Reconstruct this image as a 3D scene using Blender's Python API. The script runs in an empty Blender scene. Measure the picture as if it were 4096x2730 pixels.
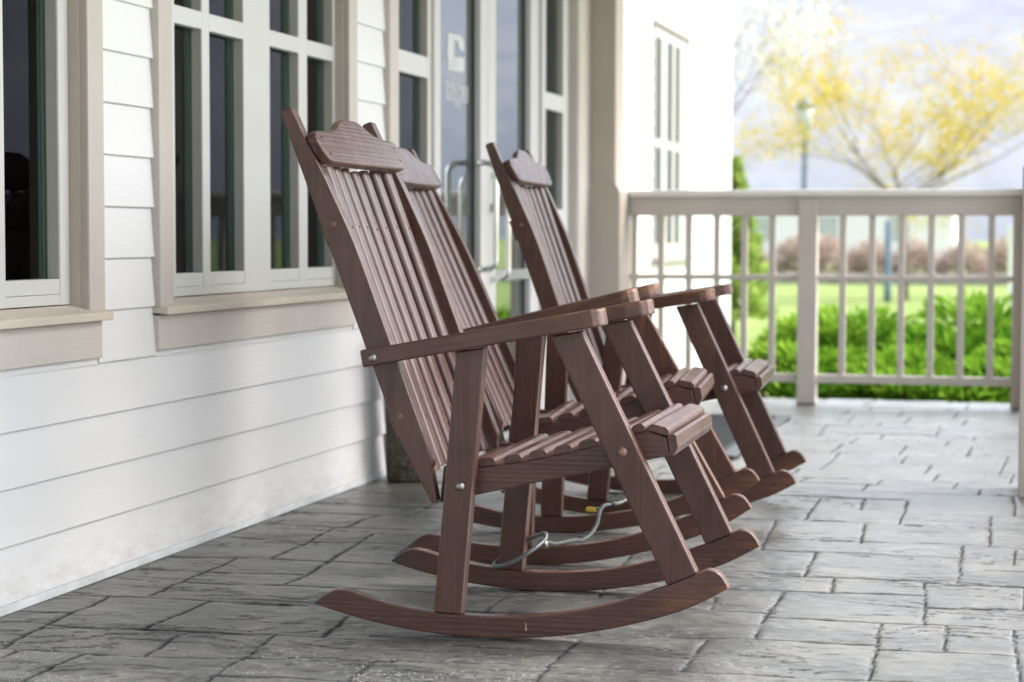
import bpy, bmesh, math, random
import numpy as np
from mathutils import Vector, Matrix
random.seed(7); rng = np.random.default_rng(7)
scene = bpy.context.scene
COL = scene.collection
R = math.radians

# ------------------------------------------------------------------ helpers
def link(name, me, parent=None, mat=None):
    o = bpy.data.objects.new(name, me); COL.objects.link(o)
    if mat is not None: me.materials.append(mat)
    if parent is not None: o.parent = parent
    return o
def empty(name, label, cat, loc=(0, 0, 0), group=None):
    o = bpy.data.objects.new(name, None); COL.objects.link(o)
    o.empty_display_size = .1; o.location = loc
    return tag(o, label, cat, group)
def tag(o, label=None, cat=None, group=None, kind=None):
    if label: o['label'] = label
    if cat: o['category'] = cat
    if group: o['group'] = group
    if kind: o['kind'] = kind
    return o
def dup_part(o, parent):
    c = o.copy(); COL.objects.link(c); c.parent = parent
    for ch in o.children: dup_part(ch, c)
    return c

def new_bm(): return bmesh.new()
def bm_box(bm, x0, x1, y0, y1, z0, z1, bev=0.0, seg=2):
    b = bmesh.new()
    vs = [b.verts.new((x, y, z)) for x in (x0, x1) for y in (y0, y1) for z in (z0, z1)]
    for f in ((0,1,3,2),(4,6,7,5),(0,4,5,1),(2,3,7,6),(0,2,6,4),(1,5,7,3)):
        b.faces.new([vs[i] for i in f])
    if bev: bmesh.ops.bevel(b, geom=b.edges[:], offset=bev, segments=seg, affect='EDGES', profile=.5)
    merge(bm, b)
def merge(bm, b):
    bmesh.ops.recalc_face_normals(b, faces=b.faces[:])
    me = bpy.data.meshes.new('tmp'); b.to_mesh(me); b.free(); bm.from_mesh(me); bpy.data.meshes.remove(me)
def bm_prism(bm, poly, fn, h0, h1, bev=0.0, seg=2):
    """poly: list of (p,q); fn(p,q,h)->xyz"""
    b = bmesh.new()
    lo = [b.verts.new(fn(p, q, h0)) for p, q in poly]; hi = [b.verts.new(fn(p, q, h1)) for p, q in poly]
    n = len(poly)
    b.faces.new(lo); b.faces.new(hi[::-1])
    for i in range(n): b.faces.new((lo[i], lo[(i+1) % n], hi[(i+1) % n], hi[i]))
    bmesh.ops.recalc_face_normals(b, faces=b.faces[:])
    if bev:
        es = [e for e in b.edges if e.calc_face_angle(0) > R(28)]
        bmesh.ops.bevel(b, geom=es, offset=bev, segments=seg, affect='EDGES', profile=.5, clamp_overlap=True)
    merge(bm, b)
def bm_tube(bm, pts, r, n=8, r1=None, cap=True):
    pts = [Vector(p) for p in pts]; rings = []
    t = (pts[1]-pts[0]).normalized()
    u = t.orthogonal().normalized()
    for i, p in enumerate(pts):
        if i < len(pts)-1: t2 = (pts[i+1]-p).normalized()
        else: t2 = (p-pts[i-1]).normalized()
        tm = (t+t2).normalized() if (t+t2).length > 1e-6 else t2
        u = (u - tm*u.dot(tm)).normalized(); v = tm.cross(u)
        rr = r if r1 is None else r+(r1-r)*i/(len(pts)-1)
        rings.append([bm.verts.new(p+(u*math.cos(a)+v*math.sin(a))*rr) for a in [2*math.pi*k/n for k in range(n)]])
        t = t2
    for A, B in zip(rings, rings[1:]):
        for k in range(n):
            f = bm.faces.new((A[k], A[(k+1) % n], B[(k+1) % n], B[k])); f.smooth = True
    if cap:
        bm.faces.new(rings[0][::-1]); bm.faces.new(rings[-1])
def bm_lathe(bm, prof, c, n=24, axis=(0, 0, 1)):
    ax = Vector(axis).normalized(); u = ax.orthogonal().normalized(); v = ax.cross(u); c = Vector(c)
    rings = [[bm.verts.new(c+ax*z+(u*math.cos(2*math.pi*k/n)+v*math.sin(2*math.pi*k/n))*max(r, 1e-4)) for k in range(n)] for r, z in prof]
    for A, B in zip(rings, rings[1:]):
        for k in range(n):
            f = bm.faces.new((A[k], A[(k+1) % n], B[(k+1) % n], B[k])); f.smooth = True
    bm.faces.new(rings[0][::-1]); bm.faces.new(rings[-1])
def to_me(bm, name='mesh'):
    me = bpy.data.meshes.new(name); bm.to_mesh(me); bm.free(); return me
def grain(me, gdir, cdir, tone=None, wear=None, off=None):
    """board coordinates: x along the grain, y across, z through; metres"""
    n = len(me.vertices); co = np.empty(n*3); me.vertices.foreach_get('co', co); co = co.reshape(-1, 3)
    g = np.array(Vector(gdir).normalized()); c = np.array(Vector(cdir).normalized()); t = np.cross(g, c)
    o = rng.uniform(-20, 20, 3) if off is None else off
    G = np.stack([co@g, co@c, co@t], 1)+o
    a = me.attributes.new('grain', 'FLOAT_VECTOR', 'POINT'); a.data.foreach_set('vector', G.astype(np.float32).ravel())
    a = me.attributes.new('tone', 'FLOAT', 'POINT'); a.data.foreach_set('value', np.full(n, rng.uniform(0, 1) if tone is None else tone, np.float32))
    a = me.attributes.new('wear', 'FLOAT', 'POINT')
    w = np.zeros(n) if wear is None else np.array([wear(*p) for p in co])
    a.data.foreach_set('value', w.astype(np.float32))
def mesh_np(name, verts, faces4, mat, parent=None, smooth=False):
    me = bpy.data.meshes.new(name); V = np.asarray(verts, np.float32); F = np.asarray(faces4, np.int32)
    k = F.shape[1]
    me.vertices.add(len(V)); me.vertices.foreach_set('co', V.ravel())
    me.loops.add(F.size); me.loops.foreach_set('vertex_index', F.ravel())
    me.polygons.add(len(F)); me.polygons.foreach_set('loop_start', np.arange(0, F.size, k, dtype=np.int32))
    if smooth: me.polygons.foreach_set('use_smooth', np.ones(len(F), bool))
    me.update(calc_edges=True)
    return link(name, me, parent, mat)

# ------------------------------------------------------------------ materials
class NT:
    def __init__(s, name):
        s.m = bpy.data.materials.new(name); s.m.use_nodes = True; s.t = s.m.node_tree
        s.b = s.t.nodes['Principled BSDF']; s.out = s.t.nodes['Material Output']
    def n(s, typ, **kw):
        nd = s.t.nodes.new(typ)
        for k, v in kw.items():
            if k in nd.inputs.keys(): s.set(nd.inputs[k], v)
            else: setattr(nd, k, v)
        return nd
    def set(s, sock, v):
        if isinstance(v, bpy.types.NodeSocket): s.t.links.new(v, sock)
        else: sock.default_value = v
    def obj(s): return s.n('ShaderNodeTexCoord').outputs['Object']
    def attr(s, name, out='Fac'): return s.n('ShaderNodeAttribute', attribute_name=name).outputs[out]
    def map(s, vec, scale=(1, 1, 1), loc=(0, 0, 0), rot=(0, 0, 0)):
        return s.n('ShaderNodeMapping', Vector=vec, Scale=scale, Location=loc, Rotation=rot).outputs[0]
    def noise(s, vec, scale, detail=4, rough=.55, dist=0.0):
        return s.n('ShaderNodeTexNoise', Vector=vec, Scale=scale, Detail=detail, Roughness=rough, Distortion=dist).outputs['Fac']
    def ramp(s, f, stops):
        r = s.n('ShaderNodeValToRGB'); s.set(r.inputs[0], f); e = r.color_ramp.elements
        while len(e) < len(stops): e.new(.5)
        for el, (p, c) in zip(e, stops):
            el.position = p; el.color = (c, c, c, 1) if isinstance(c, (int, float)) else (*c, 1)
        return r.outputs[0]
    def mix(s, f, a, b, mode='MIX'):
        m = s.n('ShaderNodeMix', data_type='RGBA', blend_type=mode)
        s.set(m.inputs[0], f)
        for sk, v in ((m.inputs[6], a), (m.inputs[7], b)):
            s.set(sk, (*v, 1) if isinstance(v, tuple) and len(v) == 3 else v)
        return m.outputs[2]
    def math(s, op, a, b=0.0, clamp=False):
        m = s.n('ShaderNodeMath', operation=op); m.use_clamp = clamp
        s.set(m.inputs[0], a); s.set(m.inputs[1], b); return m.outputs[0]
    def bump(s, h, strength=.3, dist=.01, normal=None):
        b = s.n('ShaderNodeBump', Height=h, Strength=strength, Distance=dist)
        if normal is not None: s.set(b.inputs['Normal'], normal)
        return b.outputs[0]
    def done(s, color=None, rough=None, normal=None, metal=None, spec=None):
        for k, v in (('Base Color', color), ('Roughness', rough), ('Normal', normal), ('Metallic', metal), ('Specular IOR Level', spec)):
            if v is None: continue
            s.set(s.b.inputs[k], (*v, 1) if isinstance(v, tuple) and len(v) == 3 else v)
        return s.m

def m_wood():
    s = NT('brown stained wood'); G = s.attr('grain', 'Vector'); tone = s.attr('tone'); wear = s.attr('wear')
    fib = s.noise(s.map(G, (5, 260, 260)), 1, 4, .6)
    fib2 = s.noise(s.map(G, (2.5, 75, 75)), 1, 3, .6, .4)
    fig = s.n('ShaderNodeTexWave', wave_type='BANDS', bands_direction='Y', Vector=s.map(G, (1.4, 22, 22)), Scale=1.3, Distortion=5.5, Detail=2.5)
    fig.inputs['Detail Scale'].default_value = .5; fig = fig.outputs['Fac']
    blot = s.noise(G, 7, 4, .6)
    c = s.mix(s.ramp(fib2, [(.3, 0), (.7, 1)]), (.052, .0215, .0155), (.092, .042, .032))
    c = s.mix(s.math('MULTIPLY', s.ramp(fib, [(.46, 1), (.62, 0)]), .26), c, (.032, .018, .016))
    c = s.mix(s.math('MULTIPLY', s.ramp(fig, [(0, 0), (.86, .15), (.95, 1)]), .10), c, (.035, .018, .015))
    c = s.mix(s.math('MULTIPLY', s.ramp(blot, [(.4, 0), (.7, 1)]), .5), c, (.122, .060, .048))
    c = s.mix(s.math('MULTIPLY', tone, .55), c, (.074, .027, .018))
    # stain worn through to orange wood where hands and floor rub it
    wn = s.noise(s.map(G, (9, 60, 60)), 1, 4, .65, .5)
    wm = s.math('MULTIPLY', s.math('MULTIPLY', wear, .85), s.ramp(wn, [(.45, 0), (.60, 1)]), clamp=True)
    c = s.mix(wm, c, (.34, .13, .025))
    dk = s.noise(s.map(G, (14, 55, 55)), 1, 3, .7, .8)
    c = s.mix(s.math('MULTIPLY', s.ramp(dk, [(.66, 0), (.72, 1)]), .7), c, (.022, .013, .012))
    rough = s.ramp(s.noise(G, 18, 3), [(.3, .34), (.7, .52)])
    h = s.math('ADD', s.math('MULTIPLY', fib, .5), s.math('ADD', s.math('MULTIPLY', fib2, .8), s.math('MULTIPLY', fig, .18)))
    s.b.inputs['Coat Weight'].default_value = .42; s.b.inputs['Coat Roughness'].default_value = .17; nb_ = s.bump(h, .6, .0014); s.set(s.b.inputs['Coat Normal'], nb_)
    return s.done(c, rough, nb_, spec=.30)

def m_paint(name, col, rough=.45, grainy=.0, dirt=.06, bumpd=.0008):
    s = NT(name); o = s.obj()
    n1 = s.noise(o, 2.3, 5, .6); n2 = s.noise(s.map(o, (30, 9, 60)), 1, 5, .65, 1.2)
    d = tuple(c*(1-dirt*3.2)*k for c, k in zip(col, (1, .985, .95)))
    c = s.mix(s.ramp(n1, [(.42, 0), (.75, .6)]), col, d)
    spk = s.noise(o, 55, 3, .7)
    c = s.mix(s.ramp(spk, [(.70, 0), (.76, .35)]), c, tuple(k*.55 for k in col))
    return s.done(c, rough, s.bump(n2, grainy, bumpd) if grainy else None, spec=.4)

def m_siding(name, col):
    s = NT(name); o = s.obj()
    w = s.n('ShaderNodeTexWave', wave_type='BANDS', bands_direction='Z', Vector=s.map(o, (1, 1.1, 1)), Scale=21, Distortion=9, Detail=3)
    w.inputs['Detail Scale'].default_value = .8; w = w.outputs['Fac']
    fine = s.noise(s.map(o, (20, 16, 260)), 1, 4, .6, .6)
    patch = s.ramp(s.noise(o, 1.7, 3), [(.4, .15), (.62, 1)])
    h = s.math('MULTIPLY', s.math('ADD', w, s.math('MULTIPLY', fine, .9)), patch)
    n1 = s.noise(o, 1.3, 5, .6)
    c = s.mix(s.ramp(n1, [(.45, 0), (.8, .7)]), col, tuple(k*.945 for k in col))
    spk = s.noise(o, 40, 3, .7)
    c = s.mix(s.ramp(spk, [(.72, 0), (.77, .3)]), c, (.45, .40, .33))
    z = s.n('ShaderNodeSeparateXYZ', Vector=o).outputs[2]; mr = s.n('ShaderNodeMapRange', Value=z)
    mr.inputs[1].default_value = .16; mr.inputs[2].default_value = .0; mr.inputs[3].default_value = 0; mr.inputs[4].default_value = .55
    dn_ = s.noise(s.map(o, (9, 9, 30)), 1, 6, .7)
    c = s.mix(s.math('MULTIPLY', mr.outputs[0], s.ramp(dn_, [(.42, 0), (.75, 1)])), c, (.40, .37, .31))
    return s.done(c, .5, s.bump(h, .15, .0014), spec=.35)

def m_simple(name, col, rough=.5, metal=0, var=.25, scale=6, bump=0.0, bscale=60, spec=.5):
    s = NT(name); o = s.obj(); n = s.noise(o, scale, 5, .6)
    c = s.mix(s.ramp(n, [(.3, 0), (.7, 1)]), tuple(k*(1-var) for k in col), tuple(min(1, k*(1+var*.6)) for k in col))
    nn = s.bump(s.noise(o, bscale, 4), bump, .004) if bump else None
    return s.done(c, rough, nn, metal, spec)

def m_glass(name, tint=.8, ior=1.75, col=(.86, .92, .9)):
    s = NT(name); s.t.nodes.remove(s.b)
    tr = s.n('ShaderNodeBsdfTransparent'); tr.inputs[0].default_value = (*[c*tint for c in col], 1)
    gl = s.n('ShaderNodeBsdfGlossy'); gl.inputs[0].default_value = (.93, .98, 1, 1); gl.inputs[1].default_value = .01
    wv = s.noise(s.obj(), 1.6, 2); s.set(gl.inputs['Normal'], s.bump(wv, .02, .02))
    fr = s.n('ShaderNodeFresnel', IOR=ior)
    mx = s.n('ShaderNodeMixShader'); s.set(mx.inputs[0], fr.outputs[0]); s.set(mx.inputs[1], tr.outputs[0]); s.set(mx.inputs[2], gl.outputs[0])
    s.t.links.new(mx.outputs[0], s.out.inputs[0]); return s.m

def m_leaf(name, cols, rough=.5, trans=.5):
    s = NT(name); s.t.nodes.remove(s.b)
    v = s.attr('lc'); st = [(i/(len(cols)-1), c) for i, c in enumerate(cols)]
    c = s.ramp(v, st)
    d = s.n('ShaderNodeBsdfDiffuse', Color=c); t = s.n('ShaderNodeBsdfTranslucent', Color=c)
    mx = s.n('ShaderNodeMixShader'); mx.inputs[0].default_value = trans
    s.set(mx.inputs[1], d.outputs[0]); s.set(mx.inputs[2], t.outputs[0])
    s.t.links.new(mx.outputs[0], s.out.inputs[0]); return s.m

def m_floor():
    s = NT('stamped slate concrete'); o = s.obj(); jt = s.attr('joint'); tone = s.attr('tone'); rid = s.attr('ridge')
    n1 = s.noise(s.map(o, (1, 1.5, 1)), 3.2, 6, .6, .3); n2 = s.noise(s.map(o, (8, 16, 8)), 1, 6, .7, .8)
    n3 = s.noise(o, 160, 4, .7); n4 = s.noise(o, 34, 6, .75)
    c = s.mix(s.ramp(n2, [(.33, 0), (.66, 1)]), (.022, .025, .026), (.125, .128, .126))
    c = s.mix(s.ramp(n1, [(.35, .0), (.7, .55)]), c, (.042, .047, .050))
    n6 = s.noise(s.map(o, (5, 6, 5)), 1, 7, .68, .6); c = s.mix(s.ramp(n6, [(.50, 0), (.64, .62)]), c, (.200, .188, .166)); c = s.mix(s.ramp(n6, [(.34, .7), (.47, 0)]), c, (.020, .023, .026)); c = s.mix(s.math('MULTIPLY', tone, .25), c, (.20, .205, .205))
    c = s.mix(s.ramp(n4, [(.53, 0), (.66, .65)]), c, (.26, .26, .25)); n5 = s.noise(s.map(o, (14, 70, 14)), 1, 5, .7, 1.5); c = s.mix(s.ramp(n5, [(.58, 0), (.66, .75)]), c, (.018, .020, .022))
    c = s.mix(s.ramp(n3, [(.36, .7), (.52, 0)]), c, (.026, .028, .028))
    # olive film next to the wall
    sx = s.n('ShaderNodeSeparateXYZ', Vector=o).outputs[0]
    mr = s.n('ShaderNodeMapRange', Value=sx); mr.inputs[1].default_value = -1.75; mr.inputs[2].default_value = -2.2
    mr.inputs[3].default_value = 0; mr.inputs[4].default_value = .6
    c = s.mix(s.math('MULTIPLY', mr.outputs[0], s.ramp(n1, [(.3, .2), (.6, 1)])), c, (.085, .082, .052))
    c = s.mix(s.math('MULTIPLY', rid, .95), c, (.014, .016, .019))
    c = s.mix(s.math('MULTIPLY', jt, .92), c, (.008, .010, .014))
    st = s.noise(o, 5.5, 2); c = s.mix(s.ramp(st, [(.76, 0), (.8, .5)]), c, (.12, .085, .035))
    r = s.ramp(n2, [(.3, .33), (.75, .55)])
    r = s.math('ADD', r, s.math('MULTIPLY', jt, .3))
    h = s.math('ADD', s.math('MULTIPLY', n2, 1.0), s.math('ADD', s.math('MULTIPLY', n3, .22), s.math('MULTIPLY', n4, .8)))
    sy = s.n('ShaderNodeSeparateXYZ', Vector=o).outputs[1]     # extra coat paints a brighter sheen toward the open side and far end
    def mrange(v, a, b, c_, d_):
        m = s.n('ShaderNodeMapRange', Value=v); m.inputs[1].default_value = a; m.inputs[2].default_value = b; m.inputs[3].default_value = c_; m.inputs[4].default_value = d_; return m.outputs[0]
    sheen_boost = s.math('MAXIMUM', mrange(sx, -1.3, -.55, .40, 1.0), mrange(sy, 5.2, 7.5, .40, 1.0))
    s.set(s.b.inputs['Coat Weight'], s.math('SUBTRACT', sheen_boost, s.math('MULTIPLY', s.math('ADD', jt, rid), 1.3), clamp=True)); s.b.inputs['Coat Roughness'].default_value = .30; s.b.inputs['Coat IOR'].default_value = 1.62
    h = s.math('ADD', h, s.math('MULTIPLY', n6, 1.6)); nb_ = s.bump(h, .62, .0046); s.set(s.b.inputs['Coat Normal'], nb_)
    return s.done(c, r, nb_, spec=s.math('SUBTRACT', .5, s.math('MULTIPLY', jt, .5), clamp=True))

WOOD = m_wood()
SIDING = m_siding('white siding paint', (.745, .755, .772))
TRIM = m_paint('greige trim paint', (.52, .485, .455), .45, .25)
TRIM_B = m_paint('taupe trim paint', (.47, .415, .37), .5, .3)
SILLM = m_paint('cream sill paint', (.62, .555, .475), .45, .2)
APRON = m_paint('greige board with wood grain', (.60, .56, .53), .5, .9, .05, .0016)
RAILM = m_paint('rail paint', (.56, .51, .46), .4, .15)
VINYL = m_paint('white window vinyl', (.60, .61, .605), .35, 0, .03)
REVEAL = m_paint('shade grey window stop', (.40, .38, .355), .5, 0, .03)  # shaded inner sides of the white frame, painted grey
ALUM = m_paint('light aluminium door frame', (.56, .56, .56), .35, 0, .02)
GASKET = m_simple('dark green glazing bead', (.03, .04, .034), .4)
INNER = m_simple('grey green inner jamb', (.34, .41, .35), .6, 0, .1)
GLASS = m_glass('window glass', .62, 1.22, (.8, .95, .86))
DGLASS = m_glass('door glass', .45, 6.0, (.85, .95, .95))
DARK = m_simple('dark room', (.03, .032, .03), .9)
CURT = m_simple('dark green curtain', (.10, .125, .11), .8)
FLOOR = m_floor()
STEEL = m_simple('galvanised steel', (.36, .36, .35), .42, 1, .3, 140)
CHROME = m_simple('brushed steel pull', (.8, .8, .8), .22, 1, .05)
COPPER = m_simple('painted bolt head', (.20, .115, .085), .45, 0, .3, 120)
HOLE = m_simple('dark screw hole', (.012, .009, .008), .8)
BRASS = m_simple('yellow brass lock', (.75, .50, .06), .35, .4, .2, 30)
RUBBER = m_simple('black rubber', (.02, .02, .022), .6)
MATM = m_simple('dark grey doormat', (.035, .045, .055), .9, 0, .3, 60, .5, 300)
MATE = m_simple('grey doormat edge', (.10, .12, .14), .8)
CONC = None

# ------------------------------------------------------------------ ground and setting
def vnoise(X, Y, sx, sy, seed):
    r = np.random.default_rng(seed); g = r.uniform(0, 1, (256, 256))
    u = X/sx+100; v = Y/sy+100; i = np.floor(u).astype(int); j = np.floor(v).astype(int); fu = u-i; fv = v-j
    fu = fu*fu*(3-2*fu); fv = fv*fv*(3-2*fv); i0 = i % 256; i1 = (i+1) % 256; j0 = j % 256; j1 = (j+1) % 256
    return (g[i0, j0]*(1-fu)+g[i1, j0]*fu)*(1-fv)+(g[i0, j1]*(1-fu)+g[i1, j1]*fu)*fv
def fbm(X, Y, sx, sy, seed, oc=4):
    a = 0; w = 0; k = 1.0
    for o in range(oc): a = a+vnoise(X, Y, sx*k, sy*k, seed+o)*k; w += k; k *= .5
    return a/w

JOINTS = [[(-0.4,6.22),(0.4,6.23)],[(-0.91,5.94),(-0.39,5.99)],[(-0.39,5.99),(-0.14,6.0)],[(-1.3,6.53),(-0.42,6.54)],[(-0.76,5.6),(-0.13,5.63)],[(-0.13,5.62),(0.4,5.61)],[(-0.73,5.38),(-0.2,5.39)],[(-0.2,5.31),(0.4,5.32)],[(-0.79,5.0),(0.4,5.01)],[(-0.73,4.77),(-0.26,4.79)],[(-0.25,4.65),(0.4,4.67)],[(-0.81,4.48),(-0.58,4.48)],[(-0.59,4.43),(-0.33,4.42),(0.4,4.43)],[(-0.81,4.18),(-0.32,4.19)],[(-0.32,4.15),(-0.04,4.15)],[(-0.77,3.99),(-0.68,3.99)],[(-0.73,3.81),(-0.31,3.85),(0.4,3.87)],
[(-0.41,6.52),(-0.4,5.99)],[(-0.55,6.53),(-0.54,6.26)],[(-0.69,6.51),(-0.68,5.96)],[(-0.76,5.94),(-0.73,5.38)],[(-0.5,5.96),(-0.48,5.59)],[(-0.14,6.2),(-0.13,5.63)],[(-0.08,6.71),(-0.07,6.23)],[(-0.58,5.37),(-0.57,5.01)],[(-0.2,5.61),(-0.19,5.03)],[(-0.06,5.59),(-0.06,5.32)],[(-0.49,4.99),(-0.48,4.79)],[(-0.27,5.0),(-0.24,4.43)],[(-0.59,4.76),(-0.59,4.43),(-0.58,4.2)],[(-0.74,4.65),(-0.72,4.49)],[(-0.33,4.42),(-0.31,3.85)],[(-0.19,4.42),(-0.18,4.16)],[(-0.05,4.42),(-0.03,3.9)],[(-0.68,4.17),(-0.67,3.81)],[(-0.03,5.01),(-0.03,4.66)],
[(-2.23,4.85),(-1.96,4.88),(-1.32,4.90)],[(-2.22,4.64),(-2.05,4.66),(-1.8,4.69)],[(-2.21,5.22),(-1.3,5.19)],[(-2.22,5.47),(-0.9,5.49)],[(-2.02,4.5),(-1.32,4.54),(-0.88,4.56)],[(-2.24,4.25),(-1.63,4.32),(-0.88,4.31)],[(-2.25,4.03),(-2.11,4.05)],[(-2.1,3.91),(-1.86,3.93),(-1.54,3.95),(-0.91,3.95),(-0.68,3.96)],[(-2.08,3.69),(-1.76,3.69),(-1.44,3.75),(-0.93,3.79),(-.7,3.82)],[(-1.54,3.55),(-1.43,3.57),(-.9,3.58)],[(-2.25,3.42),(-1.6,3.40),(-1.2,3.42)],
[(-1.99,5.47),(-1.96,4.88)],[(-1.84,5.38),(-1.80,4.87)],[(-2.05,4.86),(-2.05,4.66),(-2.03,4.3)],[(-1.79,4.87),(-1.78,4.53)],[(-2.12,4.27),(-2.08,3.69)],[(-1.87,4.29),(-1.87,3.93)],[(-1.78,3.9),(-1.76,3.69)],[(-1.89,3.68),(-1.88,3.41)],[(-2.03,3.67),(-2.02,3.58)],[(-1.57,3.94),(-1.54,3.48)],[(-1.5,4.19),(-1.47,3.96)],[(-1.29,3.77),(-1.28,3.58)],[(-0.88,4.18),(-0.81,4.18)],[(-0.81,4.94),(-0.57,4.96)],[(-1.68,5.45),(-1.66,5.02)],[(-1.22,4.51),(-1.21,4.31)],[(-0.94,4.09),(-0.93,3.66)],
[(-1.35,5.19),(-.79,5.2)],[(-1.3,4.72),(-.81,4.74)],[(-1.05,5.2),(-1.04,4.9)],[(-1.3,4.9),(-.79,4.98)],[(-.85,5.48),(-.84,5.2)],[(-1.02,4.74),(-1.0,4.56)]]
def extra_joints():
    r = random.Random(5); out = []
    y = 5.49
    for yy in (5.75, 5.95, 6.25, 6.53, 6.71):                  # behind the chairs
        out.append([(-2.25, yy), (-.9, yy+.01)])
        x = -2.25+r.uniform(.1, .4)
        while x < -.95: out.append([(x, y), (x+.01, yy)]); x += r.choice((.3, .42, .55))
        y = yy
    out.append([(-.9, 6.71), (.4, 6.71)])
    y = 6.71
    while y < 10.6:
        yy = y+r.choice((.17, .26, .34)); out.append([(-2.25, yy), (.8, yy)])
        x = -2.25+r.uniform(.1, .4)
        while x < .8: out.append([(x, y), (x+.01, yy)]); x += r.choice((.26, .38, .5))
        y = yy
    y = 3.42
    while y > 1.5:
        yy = y-r.choice((.17, .26)); out.append([(-2.25, yy), (.8, yy)]); x = -2.1
        while x < .8: out.append([(x, y), (x, yy)]); x += r.choice((.3, .45))
        y = yy
    for yy in (3.58,): out.append([(-.9, yy), (.8, yy+.02)])
    return out
def build_floor():
    xs = np.concatenate([np.arange(-2.25, .10, .006), np.arange(.10, 1.0, .06)])
    ys = np.concatenate([np.arange(-4, 3.3, .1), np.arange(3.3, 5.2, .0055), np.arange(5.2, 7.2, .009), np.arange(7.2, 10.46, .02)])
    X, Y = np.meshgrid(xs, ys)
    Wx = X+(fbm(X, Y, .09, .09, 1)-.5)*.009+(fbm(X, Y, .02, .02, 5, 2)-.5)*.006; Wy = Y+(fbm(X, Y, .14, .09, 9)-.5)*.012+(fbm(X, Y, .02, .02, 15, 2)-.5)*.005
    D = np.full(X.shape, 9.0)
    for pl in JOINTS+extra_joints():
        for (ax, ay), (bx, by) in zip(pl, pl[1:]):
            lo = min(ay, by)-.08; hi = max(ay, by)+.08
            i0, i1 = np.searchsorted(ys, (lo, hi)); j0, j1 = np.searchsorted(xs, (min(ax, bx)-.08, max(ax, bx)+.08))
            if i1 <= i0 or j1 <= j0: continue
            px = Wx[i0:i1, j0:j1]-ax; py = Wy[i0:i1, j0:j1]-ay; dx = bx-ax; dy = by-ay
            t = np.clip((px*dx+py*dy)/(dx*dx+dy*dy), 0, 1)
            D[i0:i1, j0:j1] = np.minimum(D[i0:i1, j0:j1], np.hypot(px-t*dx, py-t*dy))
    wid = .0020+.0038*fbm(X, Y, .12, .12, 22, 2)
    J = np.exp(-(D/wid)**2)
    H = -.0028*J-.0010*np.exp(-(D/.013)**2)
    n = fbm(X+.05*fbm(X, Y, .1, .1, 77), Y, .34, .13, 31, 5); T = n*9; fr = T-np.floor(T)
    lip = np.clip((fr-.86)/.14, 0, 1); st = (np.floor(T)+lip**1.5)/9
    msk = np.clip((fbm(X, Y, .3, .2, 51, 2)-.36)*6, 0, 1)
    H = H+(st-.5)*.020*msk+(n-.5)*.010*(1-msk)+(fbm(X, Y, .05, .03, 61, 3)-.5)*.0035
    ridge = np.exp(-((fr-.9)/.035)**2)*msk*np.clip((fbm(X, Y, .14, .06, 71, 2)-.36)*7, 0, 1)
    wall = np.clip((X+2.25)/.03, 0, 1)
    H = np.clip(H, -.012, .004)*wall
    ny, nx = X.shape; V = np.stack([X, Y, H], -1).reshape(-1, 3)
    idx = np.arange(ny*nx).reshape(ny, nx)
    F = np.stack([idx[:-1, :-1], idx[:-1, 1:], idx[1:, 1:], idx[1:, :-1]], -1).reshape(-1, 4)
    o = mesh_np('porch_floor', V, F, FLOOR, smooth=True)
    for nm, A in (('joint', J), ('tone', np.clip((fbm(X, Y, .45, .28, 91, 2)-.3)*2.2, 0, 1)), ('ridge', ridge)):
        a = o.data.attributes.new(nm, 'FLOAT', 'POINT'); a.data.foreach_set('value', A.astype(np.float32).ravel())
    return tag(o, 'grey stamped concrete porch floor patterned like slate pavers', 'floor', kind='structure')
build_floor()
SLAB = m_simple('pale concrete slab edge', (.36, .36, .35), .8, 0, .2, 9, .4, 90)
bm = new_bm(); bm_box(bm, -2.27, 1.0, -4, 10.505, -.42, -.016, .006); o = link('porch_slab', to_me(bm), None, SLAB); tag(o, 'pale concrete edge under the porch floor', 'slab', kind='structure')

def m_lawn():
    s = NT('spring lawn'); o = s.obj(); n = s.noise(o, .35, 6, .6); n2 = s.noise(o, 60, 3)
    c = s.mix(s.ramp(n, [(.3, 0), (.7, 1)]), (.15, .22, .045), (.26, .33, .10)); c = s.mix(s.ramp(n2, [(.4, .4), (.6, 0)]), c, (.08, .14, .02))
    return s.done(c, .8, s.bump(n2, .6, .03), spec=.2)
xs = np.concatenate([np.linspace(-400, -20, 12), np.linspace(-15, 15, 16), np.linspace(20, 400, 12)]); ys = np.concatenate([np.linspace(-60, 0, 6), np.linspace(5, 60, 28), np.linspace(70, 900, 14)])
X, Y = np.meshgrid(xs, ys); Z = -.4+(fbm(X, Y, 9, 9, 3, 2)-.5)*.05
idx = np.arange(X.size).reshape(X.shape)
o = mesh_np('lawn', np.stack([X, Y, Z], -1).reshape(-1, 3), np.stack([idx[:-1, :-1], idx[:-1, 1:], idx[1:, 1:], idx[1:, :-1]], -1).reshape(-1, 4), m_lawn(), smooth=True)
tag(o, 'bright green lawn beyond the porch', 'lawn', kind='structure')
bm = new_bm(); bm_box(bm, -2.9, 6, 10.5, 14.6, -.42, -.34)
o = link('mulch_bed', to_me(bm), None, m_simple('red brown mulch', (.16, .07, .035), .95, 0, .5, 30, .8, 90)); tag(o, 'reddish mulch bed under the junipers', 'mulch', kind='structure')
bm = new_bm(); bm_box(bm, -60, 60, 52.5, 54.2, -.45, -.375)
o = link('road', to_me(bm), None, m_simple('pale road', (.30, .29, .28), .8)); tag(o, 'pale road beyond the lawn', 'road', kind='structure')

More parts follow.
